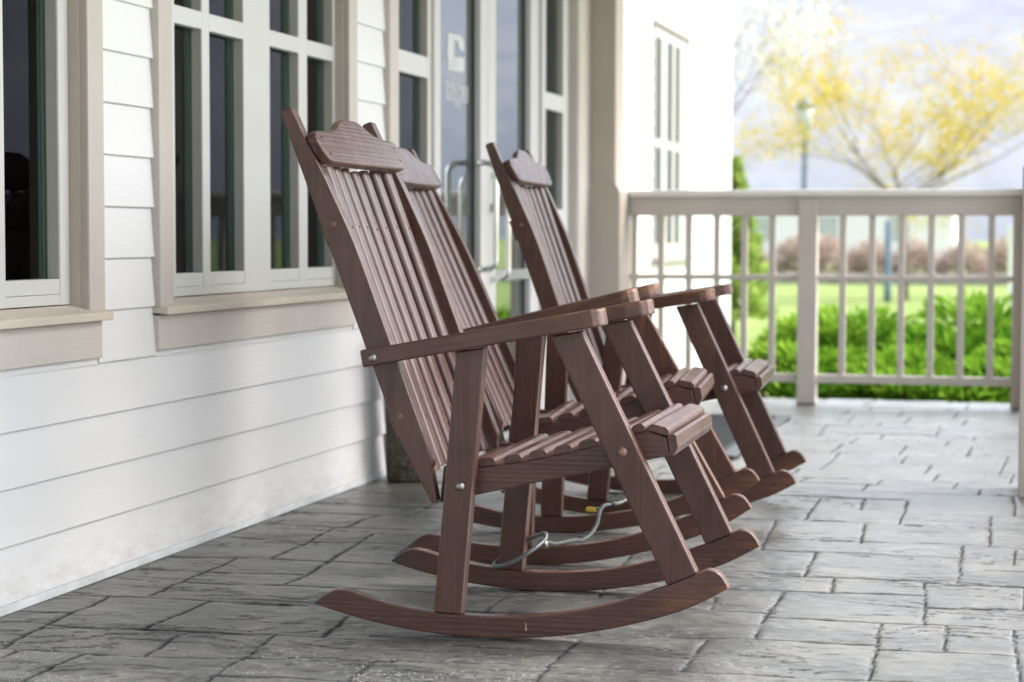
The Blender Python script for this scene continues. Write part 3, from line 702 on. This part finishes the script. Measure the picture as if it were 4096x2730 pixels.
    for k in range(7):
        s_ = .047+.0735*k; sc_ = s_+.0265; sag = .016*(1-((sc_-.304)/.25)**2)
        st = O+nb*(.005-sag)+dn*(.004+.003*math.cos(k*2.1)); Ln = .70
        pr = [(.0015, -.020), (.0505, -.020), (.0505, -.0095), (.0490, -.0055), (.0455, -.0022), (.0400, -.0003), (.033, 0), (.019, 0), (.0120, -.0003), (.0065, -.0022), (.003, -.0055), (.0015, -.0095)]
        b = new_bm(); bm_prism(b, pr, lambda p, q, h, st=st, s_=s_: tuple(st+dn*h+nb*q+Vector((0, s_+p, 0))), 0, Ln, .0012)
        S = fin('back_slat', b, tuple(dn), (0, 1, 0), tn(-.12))
        for dd in (.142, .585):
            hb = new_bm(); bm_lathe(hb, [(.0032, 0), (.0032, .0005), (.0008, .0006)], tuple(st+dn*dd+Vector((0, sc_, 0))), 8, tuple(nb))
            fin('screw_hole', hb, 0, 0, mat=HOLE, parent=S)
    for dd in (.142, .585):                               # rails the slats are screwed to
        m = O+dn*dd+nb*(-.0135)
        b = new_bm(); pts = [(-.032, -.040), (.032, -.040), (.032, -.006), (-.032, -.006)]
        bm_prism(b, pts, lambda p, q, h, m=m: tuple(m+dn*p+nb*q+Vector((0, h, 0))), T, WID-T, .003); fin('cross_rail', b, (0, 1, 0), (0, 0, 1), tn(.2))
    b = new_bm(); bm_prism(b, [(-.160, .298), (-.128, .305), (-.128, .352), (-.160, .352)], side_fn, 2*T+.001, WID-2*T-.001, .003); fin('cross_rail', b, (0, 1, 0), (0, 0, 1), tn(.3))
    b = new_bm(); bm_prism(b, [(.286, .396), (.310, .402), (.305, .430), (.281, .436)], side_fn, 2*T+.001, WID-2*T-.001, .003); fin('cross_rail', b, (0, 1, 0), (0, 0, 1), tn(.3))
    # seat slats
    spec = []
    for k, (a, z, sl) in enumerate([(-.088, .3600, .10), (-.030, .3672, .14), (.025, .3770, .18), (.080, .3888, .20), (.1335, .4013, .24), (.190, .418, .29), (.2465, .4370, .26)]):
        w = .0415 if k < 6 else .031; u_ = Vector((math.cos(sl), 0, math.sin(sl))); v_ = Vector((-math.sin(sl), 0, math.cos(sl)))
        spec.append((Vector((a, 0, z+.0005)), u_, v_, w, .018))
    sl = -.245; spec.append((Vector((.2785, 0, .4460)), Vector((math.cos(sl), 0, math.sin(sl))), Vector((-math.sin(sl), 0, math.cos(sl))), .046, .017))
    for k, (p0, u_, v_, w, h) in enumerate(spec):
        pr = [(0, 0), (w, 0), (w, h*.5), (w-.003, h*.8), (w-.009, h), (.009, h), (.003, h*.8), (0, h*.5)]
        b = new_bm(); bm_prism(b, pr, lambda p, q, s, p0=p0, u_=u_, v_=v_: tuple(p0+u_*p+v_*q+Vector((0, s, 0))), T+.001, WID-T-.001, .0018)
        fin('seat_slat', b, (0, 1, 0), tuple(u_), tn(-.22))
    fp = [(.3265, .3945), (.3345, .3945), (.3435, .413), (.3400, .4375), (.3330, .4405), (.3200, .4345)]
    b = new_bm(); bm_prism(b, fp, side_fn, T+.001, WID-T-.001, .0018); fin('seat_slat', b, (0, 1, 0), (0, 0, 1), tn(-.22))
    return ch
def name_is_first(l): return 'nearest' in l
chairs = [
 build_chair('rocking_chair', 'brown slatted wooden rocking chair nearest the camera, whole and in sharp focus', (-1.073, 4.0322, .0257, .0029), .12, .32, 11),
 build_chair('rocking_chair', 'middle brown wooden rocking chair, behind the nearest one, with worn orange armrest ends', (-1.2264, 4.9673, .1015, .0614), .56, 1.0, 23),
 build_chair('rocking_chair', 'farthest brown wooden rocking chair, closest to the railing, standing beside the doormat', (-1.1316, 5.8931, .0627, -.0198), .30, .75, 37)]
# pale scratch on the near rocker
def on_chair(pose, a, s, z):
    x, y, phi, th = pose; A = a+.07; Zz = z-1.25
    a2 = -.07+A*math.cos(th)-Zz*math.sin(th); z2 = 1.25+A*math.sin(th)+Zz*math.cos(th)
    return Vector((x+math.cos(phi)*a2-math.sin(phi)*s, y+math.sin(phi)*a2+math.cos(phi)*s, z2))
b = new_bm(); vs = [b.verts.new(p) for p in ((.0245, -.0006, .040), (.027, -.0006, .034), (.0285, -.0006, .022), (.0255, -.0006, .020), (.0262, -.0006, .030))]; b.faces.new(vs)
o = link('paint_chip', to_me(b), chairs[0], m_simple('bare pale wood', (.62, .50, .36), .7))

# ------------------------------------------------------------------ cable lock
def smooth_path(P, k=6):
    out = []
    for i in range(len(P)-1):
        p0 = P[max(i-1, 0)]; p1 = P[i]; p2 = P[i+1]; p3 = P[min(i+2, len(P)-1)]
        for j in range(k):
            t = j/k; out.append(tuple(.5*((2*p1[c])+(-p0[c]+p2[c])*t+(2*p0[c]-5*p1[c]+4*p2[c]-p3[c])*t*t+(-p0[c]+3*p1[c]-3*p2[c]+p3[c])*t**3) for c in range(3)))
    out.append(P[-1]); return out
def m_cable():
    s = NT('twisted steel cable in clear jacket'); o = s.obj()
    w = s.n('ShaderNodeTexWave', wave_type='BANDS', bands_direction='DIAGONAL', Vector=o, Scale=95, Distortion=1.0); w = w.outputs['Fac']
    return s.done(s.mix(w, (.06, .07, .075), (.26, .29, .30)), .3, s.bump(w, .6, .002), .5)
cab = empty('cable_lock', 'grey steel security cable looped round the chair legs near the floor', 'cable lock', (-1.15, 4.6, .06))
def cpart(name, b, m, parent=cab):
    o = link(name, to_me(b), parent, m)
    if parent is cab: o.matrix_parent_inverse = Matrix.Translation(-cab.location)
    return o
CB = m_cable()
loop = [(-1.140, 4.630, .128), (-1.172, 4.600, .118), (-1.20, 4.655, .100), (-1.245, 4.66, .078), (-1.268, 4.61, .064), (-1.262, 4.572, .0605), (-1.235, 4.556, .066), (-1.208, 4.552, .077), (-1.178, 4.553, .096), (-1.152, 4.565, .115), (-1.137, 4.58, .131), (-1.139, 4.59, .141), (-1.150, 4.600, .1405), (-1.176, 4.612, .128), (-1.188, 4.64, .122)]
b = new_bm(); bm_tube(b, smooth_path(loop[4:]+[(-1.21, 4.665, .105), (-1.25, 4.65, .078), (-1.268, 4.61, .064)]), .0053, 10); cpart('loop', b, CB)
run = [(-1.143, 4.592, .118), (-1.150, 4.66, .110), (-1.172, 4.83, .080), (-1.172, 4.95, .068), (-1.178, 5.07, .055), (-1.190, 5.20, .034), (-1.196, 5.34, .030), (-1.200, 5.44, .045), (-1.207, 5.50, .066), (-1.203, 5.535, .082), (-1.185, 5.57, .083), (-1.170, 5.62, .082), (-1.160, 5.68, .088), (-1.168, 5.80, .085), (-1.23, 5.92, .07), (-1.30, 6.0, .055), (-1.36, 6.05, .02)]
b = new_bm(); bm_tube(b, smooth_path(run), .0050, 10); cpart('cable', b, CB)
b = new_bm(); bm_tube(b, [(-1.145, 4.590, .125), (-1.141, 4.590, .117), (-1.143, 4.60, .111)], .008, 10); cpart('ferrule', b, STEEL)
b = new_bm(); bm_tube(b, [(-1.188, 5.565, .0835), (-1.181, 5.582, .083)], .0085, 12); cpart('rubber_stop', b, RUBBER)
lock = empty('padlock', 'small yellow brass padlock hanging on the steel cable behind the middle chair', 'padlock', (-1.245, 5.56, .066))
b = new_bm(); bm_box(b, -.014, .014, -.007, .007, -.006, .007, .0025); bm_box(b, -.0155, -.0142, -.003, .003, -.003, .004); link('lock_body', to_me(b), lock, BRASS)
b = new_bm(); bm_tube(b, [(.013, 0, -.004), (.022, 0, -.004), (.027, 0, .001), (.022, 0, .006), (.013, 0, .006)], .0028, 8); link('shackle', to_me(b), lock, STEEL)

# ------------------------------------------------------------------ small things on the porch
def m_pebble():
    s = NT('exposed pebble concrete'); o = s.obj()
    v = s.n('ShaderNodeTexVoronoi', Vector=o, Scale=75); n = s.noise(o, 20, 4)
    c = s.mix(s.ramp(n, [(.3, 0), (.7, 1)]), (.10, .09, .065), (.20, .18, .135)); c = s.mix(s.ramp(v.outputs['Distance'], [(.3, 0), (.7, .8)]), c, (.05, .045, .035))
    return s.done(c, .85, s.bump(v.outputs['Distance'], 1.0, .006))
urn = empty('ash_urn', 'pebble concrete ash urn standing at the wall behind the nearest chair', 'ash urn', (-2.12, 6.59, 0))
PB = m_pebble()
b = new_bm(); bm_lathe(b, [(.080, .003), (.086, .010), (.087, .48), (.082, .49)], (0, 0, 0), 32); link('body', to_me(b), urn, PB)
b = new_bm(); bm_lathe(b, [(.070, .491), (.084, .492), (.088, .50), (.084, .515), (.070, .512), (.066, .500)], (0, 0, 0), 32); link('rim', to_me(b), urn, STEEL)
mat_ = empty('doormat', 'dark grey doormat on the porch floor in front of the entrance door', 'doormat', (-1.62, 8.45, 0))
b = new_bm(); bm_box(b, -.46, .43, -.83, .83, .006, .014, .003)
for i in range(40): bm_box(b, -.44, .41, -.81+i*.0405, -.81+i*.0405+.022, .0142, .017)
link('pile', to_me(b), mat_, MATM)
b = new_bm()
for q in ((-.52, .49, -.89, -.831), (-.52, .49, .831, .89), (-.52, -.461, -.8305, .8305), (.431, .49, -.8305, .8305)): bm_box(b, q[0], q[1], q[2], q[3], .005, .012, .002)
link('border', to_me(b), mat_, MATE)
b = new_bm(); bmv = []
for t in range(7):
    u = t/6; w = .0065*math.sin(math.pi*min(1, u*1.05+.02)); bmv.append(((u-.5)*.05, w, .004+.006*u*u)); 
A = [b.verts.new((p[0], p[1], p[2])) for p in bmv]; Bv = [b.verts.new((p[0], -p[1], p[2]+.002)) for p in bmv]
for i in range(6): b.faces.new((A[i], A[i+1], Bv[i+1], Bv[i]))
o = link('fallen_leaf', to_me(b), None, m_simple('dry brown leaf', (.22, .11, .05), .7)); o.location = (-.29, 4.103, .001); o.rotation_euler = (0, 0, .1); tag(o, 'small curled dry brown leaf lying on the floor at lower right', 'leaf')
# grit
N = 9000; P = np.stack([rng.uniform(-2.1, -.95, N), 3.35+rng.beta(1.1, 2.6, N)*.65, np.zeros(N)], 1)
keep = fbm(P[:, 0], P[:, 1], .3, .2, 4, 2) > .47; P = P[keep]
s_ = .0003+.0008*rng.uniform(0, 1, len(P))**3; V = []; F = []
for (x, y, z), r_ in zip(P, s_):
    k = len(V); V += [(x-r_, y-r_, 0), (x+r_, y-r_, 0), (x, y+r_, 0), (x, y, r_*1.7)]; F += [(k, k+1, k+3), (k+1, k+2, k+3), (k+2, k, k+3)]
o = mesh_np('salt_grit', V, F, m_simple('white salt grit', (.75, .75, .73), .6)); tag(o, 'white salt grit scattered over the pavers in front', 'grit', kind='stuff')

# ------------------------------------------------------------------ vegetation
def cards(name, C, U, V, lc, mat, parent=None):
    C = np.asarray(C); n = len(C)
    Q = np.stack([C-U, C-V*.5+U*.1, C+U, C+V*.5+U*.1], 1).reshape(-1, 3)   # diamond leaf
    o = mesh_np(name, Q, np.arange(4*n).reshape(n, 4), mat, parent)
    a = o.data.attributes.new('lc', 'FLOAT', 'POINT'); a.data.foreach_set('value', np.repeat(lc, 4).astype(np.float32)); return o
def rand_dirs(n):
    v = rng.normal(size=(n, 3)); return v/np.linalg.norm(v, axis=1)[:, None]
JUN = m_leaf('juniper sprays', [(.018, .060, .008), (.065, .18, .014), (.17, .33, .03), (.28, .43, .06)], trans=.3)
TWIG = m_simple('brown twigs', (.09, .055, .035), .9)
def juniper(x, y, r, h, label, n=5200):
    t = empty('juniper_bush', label, 'bush', (x, y, -.36), 'low green juniper bushes behind the railing')
    K = 26; ca = rng.uniform(0, 2*math.pi, K); cr = np.sqrt(rng.uniform(0, 1, K))*.8; ch_ = h*(.55+.45*(1-cr**2))*rng.uniform(.72, 1.05, K)
    i = rng.integers(0, K, n); d = rand_dirs(n); d[:, 2] = np.abs(d[:, 2])*.9-.12; rad = r*.36*rng.uniform(.65, 1.05, n)
    C = np.stack([np.cos(ca[i])*cr[i]*r, np.sin(ca[i])*cr[i]*r, ch_[i]-r*.20], 1)+d*rad[:, None]*np.array([1, 1, .65])
    C[:, 2] = np.maximum(C[:, 2], .03)
    U = d+np.stack([np.cos(ca[i])*.7, np.sin(ca[i])*.7, np.full(n, .5)], 1)+rng.normal(size=(n, 3))*.35; U /= np.linalg.norm(U, axis=1)[:, None]
    Vv = np.cross(U, rand_dirs(n)); Vv /= np.linalg.norm(Vv, axis=1)[:, None]
    ln = rng.uniform(.028, .06, n)
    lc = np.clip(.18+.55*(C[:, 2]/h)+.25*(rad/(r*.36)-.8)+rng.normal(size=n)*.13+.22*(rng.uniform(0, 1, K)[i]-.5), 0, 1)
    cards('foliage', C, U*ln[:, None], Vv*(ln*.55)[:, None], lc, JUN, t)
    b = new_bm()
    for k in range(9): a = rng.uniform(0, 6.28); bm_tube(b, [(0, 0, 0), (math.cos(a)*r*.35, math.sin(a)*r*.35, h*.35), (math.cos(a)*r*.7, math.sin(a)*r*.7, h*.6)], .014, 5, .005)
    link('stem', to_me(b), t, TWIG)
JL = 'green juniper bush behind the railing, '
for x, y, r, h, l in ((-1.28, 11.5, .58, .62, 'leftmost, next to the white wing'), (-.62, 11.3, .55, .60, 'just right of the middle railing post'), (.02, 11.5, .6, .66, 'at the right end of the railing, front row'),
                      (-1.20, 12.7, .72, .78, 'back row, left of the middle post'), (-.30, 12.6, .78, .92, 'back row, right of the middle post'), (.75, 12.7, .8, .88, 'back row, at the far right'), (1.0, 11.4, .6, .6, 'front row, hidden behind the corner pillar')):
    juniper(x, y, r, h, JL+l)

BARK = m_simple('grey bark', (.17, .145, .13), .9, 0, .35, 14, .6, 40)
def tree(name, label, loc, trunk_h, trunk_r, spread, height, nleaf, leafsize, leafmat, seed, cat='tree', up=.75, pend=0.0, nb=6, bark=BARK, lean=(0, 0), cat_low=False):
    rr = random.Random(seed); t = empty(name, label, cat, loc)
    b = new_bm(); tips = []
    def grow(p, d, L, r_, lv):
        pts = [p]; q = p
        for k in range(4):
            d = (d+Vector((rr.gauss(0, .11), rr.gauss(0, .11), rr.gauss(0, .06)+.03*up))).normalized(); q = q+d*L/4; pts.append(q)
        bm_tube(b, pts, r_, 6 if lv < 2 else 4, r_*.55, cap=False)
        if lv >= 1:
            tips.extend([(pts[i], d) for i in (1, 2, 3, 4)])
        elif cat_low: tips.extend([(pts[i], d) for i in (3, 4)])
        if lv < 4:
            for k in range(3 if lv < 3 else 2):
                o_ = pts[rr.choice((2, 3, 4))] if k else pts[4]
                nd = (d+Vector((rr.gauss(0, .55), rr.gauss(0, .55), rr.gauss(0, .32)+.1))).normalized()
                grow(o_, nd, L*rr.uniform(.6, .8), r_*.48, lv+1)
    top = Vector((lean[0], lean[1], trunk_h)); bm_tube(b, [Vector((0, 0, 0)), top*.5+Vector((.02, 0, 0)), top], trunk_r, 8, trunk_r*.75)
    for k in range(nb):
        a = 2*math.pi*(k+rr.uniform(-.3, .3))/nb; e = rr.uniform(.35, .95)
        d = Vector((math.cos(a)*e*spread, math.sin(a)*e*spread, up)).normalized()
        grow(top, d, (height-trunk_h)*rr.uniform(.36, .5), trunk_r*.30, 0)
    link('trunk', to_me(b), t, bark)
    tp = np.array([list(p) for p, d in tips]); i = rng.integers(0, len(tp), nleaf)
    clump = np.random.default_rng(seed).uniform(0, 1, len(tp))
    i = i[rng.uniform(0, 1, nleaf) < .35+.7*clump[i]]; n = len(i)
    C = tp[i]+rng.normal(size=(n, 3))*np.array([.19, .19, .17]); C[:, 2] -= pend*rng.uniform(0, 1, n)
    U = rand_dirs(n)*rng.uniform(.6, 1.2, n)[:, None]*leafsize; V = np.cross(U, rand_dirs(n))*.9
    lc = np.clip(.5+.3*(clump[i]-.5)+.22*rng.normal(size=n)+.15*(C[:, 2]/height-.6), 0, 1)
    cards('crown', C, U, V, lc, leafmat, t); return t
YEL = m_leaf('yellow spring leaves', [(.30, .33, .035), (.50, .42, .045), (.56, .42, .07), (.56, .34, .10)], trans=.5)
PALE = m_leaf('pale blossom', [(.58, .55, .38), (.68, .67, .58), (.74, .73, .69)], trans=.55)
GRN = m_leaf('fresh conifer green', [(.16, .25, .05), (.32, .44, .10), (.44, .54, .16)], trans=.35)
tree('yellow_tree', 'young tree with sparse yellow spring leaves on the lawn beyond the railing', (-2.60, 39.4, -.4), 1.9, .095, 1.15, 6.3, 17000, .052, YEL, 8, nb=8, up=.50, lean=(-.08, 0), cat_low=True)
tree('yellow_tree', 'yellow leaved tree partly cut off by the right pillar', (2.0, 43, -.4), 1.9, .10, 1.1, 5.6, 9000, .055, YEL, 12, nb=6, up=.6)
tree('blossom_tree', 'tree with pale cream blossom beside the corner of the white wing', (-5.15, 31.5, -.4), 2.6, .045, .95, 5.4, 3800, .045, PALE, 21, nb=6, up=.8)
con = empty('conifer', 'bright green conifer showing past the corner of the white wing', 'tree', (-3.60, 23.8, -.4))
n = 5000; h = rng.uniform(.1, 1, n); a = rng.uniform(0, 6.283, n); rad = (1-h)**.8*.62*(.65+.35*np.sin(a*5+h*22))*rng.uniform(.5, 1, n)+.03
C = np.stack([np.cos(a)*rad, np.sin(a)*rad, h*2.12+.05], 1); U = np.stack([np.cos(a), np.sin(a), np.full(n, .5)], 1)*.05+rng.normal(size=(n, 3))*.015; V = np.cross(U, rand_dirs(n))
cards('foliage', C, U, V, np.clip(.5+.3*rng.normal(size=n)+.4*(rad-.3), 0, 1), GRN, con)
b = new_bm(); bm_tube(b, [(0, 0, 0), (0, 0, 1.9)], .05, 6, .015); link('trunk', to_me(b), con, BARK)
SHR = m_leaf('brown pink shrub twigs', [(.34, .26, .24), (.46, .35, .32), (.52, .42, .37), (.46, .44, .32)], trans=.3)
for k in range(11):
    x = -10.3+k*1.15+rng.uniform(-.2, .2); hh = rng.uniform(1.0, 1.35)
    t = empty('bare_shrub', 'reddish brown budding shrub in the row behind the lawn', 'shrub', (x, 56+rng.uniform(-.6, .6), -.4), 'reddish brown shrubs in a row beyond the lawn')
    n = 1500; d = rand_dirs(n); d[:, 2] = np.abs(d[:, 2]); C = d*rng.uniform(.35, 1, n)[:, None]**.6*np.array([.82, .7, hh]); U = d*.09+rng.normal(size=(n, 3))*.03; V = np.cross(U, rand_dirs(n))*.8
    cards('twigs', C, U, V, np.clip(.45+.25*rng.normal(size=n)+.2*C[:, 2]/hh, 0, 1), SHR, t)

# far white building, low stone wall, posts, stones
fb = empty('far_building', 'low white building far off beyond the shrubs', 'building', (-10, 92, -.4))
b = new_bm(); bm_box(b, -4.5, 6.2, -3, 3, 0, 2.75, .02); link('wall', to_me(b), fb, m_simple('far white wall', (.80, .75, .80), .7, 0, .05))
b = new_bm(); bm_box(b, -4.8, 6.5, -3.3, 3.3, 2.76, 2.95, .02); link('roof', to_me(b), fb, m_simple('far pale roof', (.55, .56, .58), .8))
for xx in (-2.5, .3, 3.4):
    b = new_bm(); bm_box(b, xx, xx+.9, -3.02, -3.001, 1.0, 2.1); link('window', to_me(b), fb, m_simple('far pane', (.45, .46, .48), .5))
b = new_bm()
for i in range(56):
    for j in range(2): bm_box(b, -14+i*.42+(j*.2), -14+i*.42+.40+(j*.2), 51.6+rng.uniform(-.02, .02), 51.95, -.42+j*.15, -.42+j*.15+.145, .02, 1)
o = link('stone_wall', to_me(b), None, m_simple('grey field stone', (.30, .29, .26), .9, 0, .4, 3)); tag(o, 'low grey stone wall at the far edge of the lawn', 'wall')
BLUE = m_simple('blue painted steel', (.13, .19, .27), .5)
lp = empty('lamp_post', 'slim blue lamp post with lantern standing left of the yellow tree', 'street lamp', (-4.35, 37.6, -.4))
b = new_bm(); bm_lathe(b, [(.10, 0), (.10, .25), (.055, .32), (.045, 3.15), (.06, 3.2)], (0, 0, 0), 12); link('pole', to_me(b), lp, BLUE)
b = new_bm(); bm_lathe(b, [(.06, 3.2), (.12, 3.26), (.17, 3.62), (.05, 3.64)], (0, 0, 0), 8); link('lantern', to_me(b), lp, m_simple('lantern glass', (.45, .52, .55), .2))
b = new_bm(); bm_lathe(b, [(.19, 3.64), (.12, 3.76), (.02, 3.86)], (0, 0, 0), 8); link('lantern_cap', to_me(b), lp, BLUE)
b = new_bm(); bm_lathe(b, [(.075, 0), (.07, .3), (.062, 1.5), (.02, 1.56)], (0, 0, 0), 12); o = link('blue_post', to_me(b), None, BLUE); o.location = (-2.83, 38.2, -.4); tag(o, 'short blue post beside the trunk of the yellow tree', 'post')
b = new_bm(); bm_box(b, -.07, .07, -.07, .07, 0, 1.35, .01); bm_box(b, -.10, .10, -.10, .10, 1.351, 1.42, .01); o = link('white_post', to_me(b), None, m_simple('white post paint', (.8, .8, .78), .6)); o.location = (-.52, 36.5, -.4); tag(o, 'white square post on the lawn near the right pillar', 'post')
for k, (x, y, r_, l) in enumerate(((-4.62, 31.3, .17, 'pale rounded boulder at the lawn edge beside the white wing'), (-4.95, 34.5, .26, 'larger pale boulder behind the first one, near the white wing'))):
    b = new_bm(); bmesh.ops.create_icosphere(b, subdivisions=3, radius=r_)
    for v in b.verts: v.co *= 1+.12*math.sin(v.co.x*17+k)+.08*math.sin(v.co.y*23); v.co.z *= .8
    o = link('boulder', to_me(b), None, m_simple('pale stone', (.62, .61, .58), .8)); o.location = (x, y, -.4+r_*.6); tag(o, l, 'boulder')

# ------------------------------------------------------------------ camera
cam = bpy.data.cameras.new('camera'); co = bpy.data.objects.new('camera', cam); COL.objects.link(co); scene.camera = co
f = Vector((-0.2570525, 0.9649323, -0.0531937)); r = Vector((0.9662746, 0.2575078, 0.0017732)); u = Vector((-0.0154088, 0.0509439, 0.9985826))
co.matrix_world = Matrix(((r.x, u.x, -f.x, 0), (r.y, u.y, -f.y, 0), (r.z, u.z, -f.z, .855), (0, 0, 0, 1)))
cam.sensor_width = 36; cam.lens = 4575/2353*36; cam.clip_start = .05; cam.clip_end = 3000
cam.dof.use_dof = True; cam.dof.focus_distance = 4.30; cam.dof.aperture_fstop = 3.9

# ------------------------------------------------------------------ light
w = bpy.data.worlds.new('World'); scene.world = w; w.use_nodes = True; nt = w.node_tree
bg = nt.nodes['Background']; sky = nt.nodes.new('ShaderNodeTexSky'); sky.sky_type = 'NISHITA'; sky.sun_disc = False
EL, AZ = 48, 62         # sun high on the right, beyond the porch
sky.sun_elevation = R(EL); sky.sun_rotation = R(AZ); sky.air_density = 1.2; sky.dust_density = 4.5; sky.ozone_density = .8
hs = nt.nodes.new('ShaderNodeHueSaturation'); hs.inputs['Saturation'].default_value = .52
nt.links.new(sky.outputs[0], hs.inputs['Color']); nt.links.new(hs.outputs[0], bg.inputs['Color'])
bg.inputs['Strength'].default_value = .60
sun = bpy.data.lights.new('sun', 'SUN'); sun.energy = 3.2; sun.angle = R(18); sun.color = (1, .97, .93)
so_ = bpy.data.objects.new('sun', sun); COL.objects.link(so_)
dirv = Vector((math.sin(R(AZ))*math.cos(R(EL)), math.cos(R(AZ))*math.cos(R(EL)), math.sin(R(EL))))
so_.rotation_euler = dirv.to_track_quat('Z', 'Y').to_euler()
scene.view_settings.view_transform = 'Standard'; scene.view_settings.look = 'None'; scene.view_settings.exposure = 0
scene.cycles.max_bounces = 8; scene.cycles.diffuse_bounces = 5; scene.cycles.transparent_max_bounces = 12
scene.cycles.use_denoising = True; scene.cycles.sample_clamp_indirect = 4
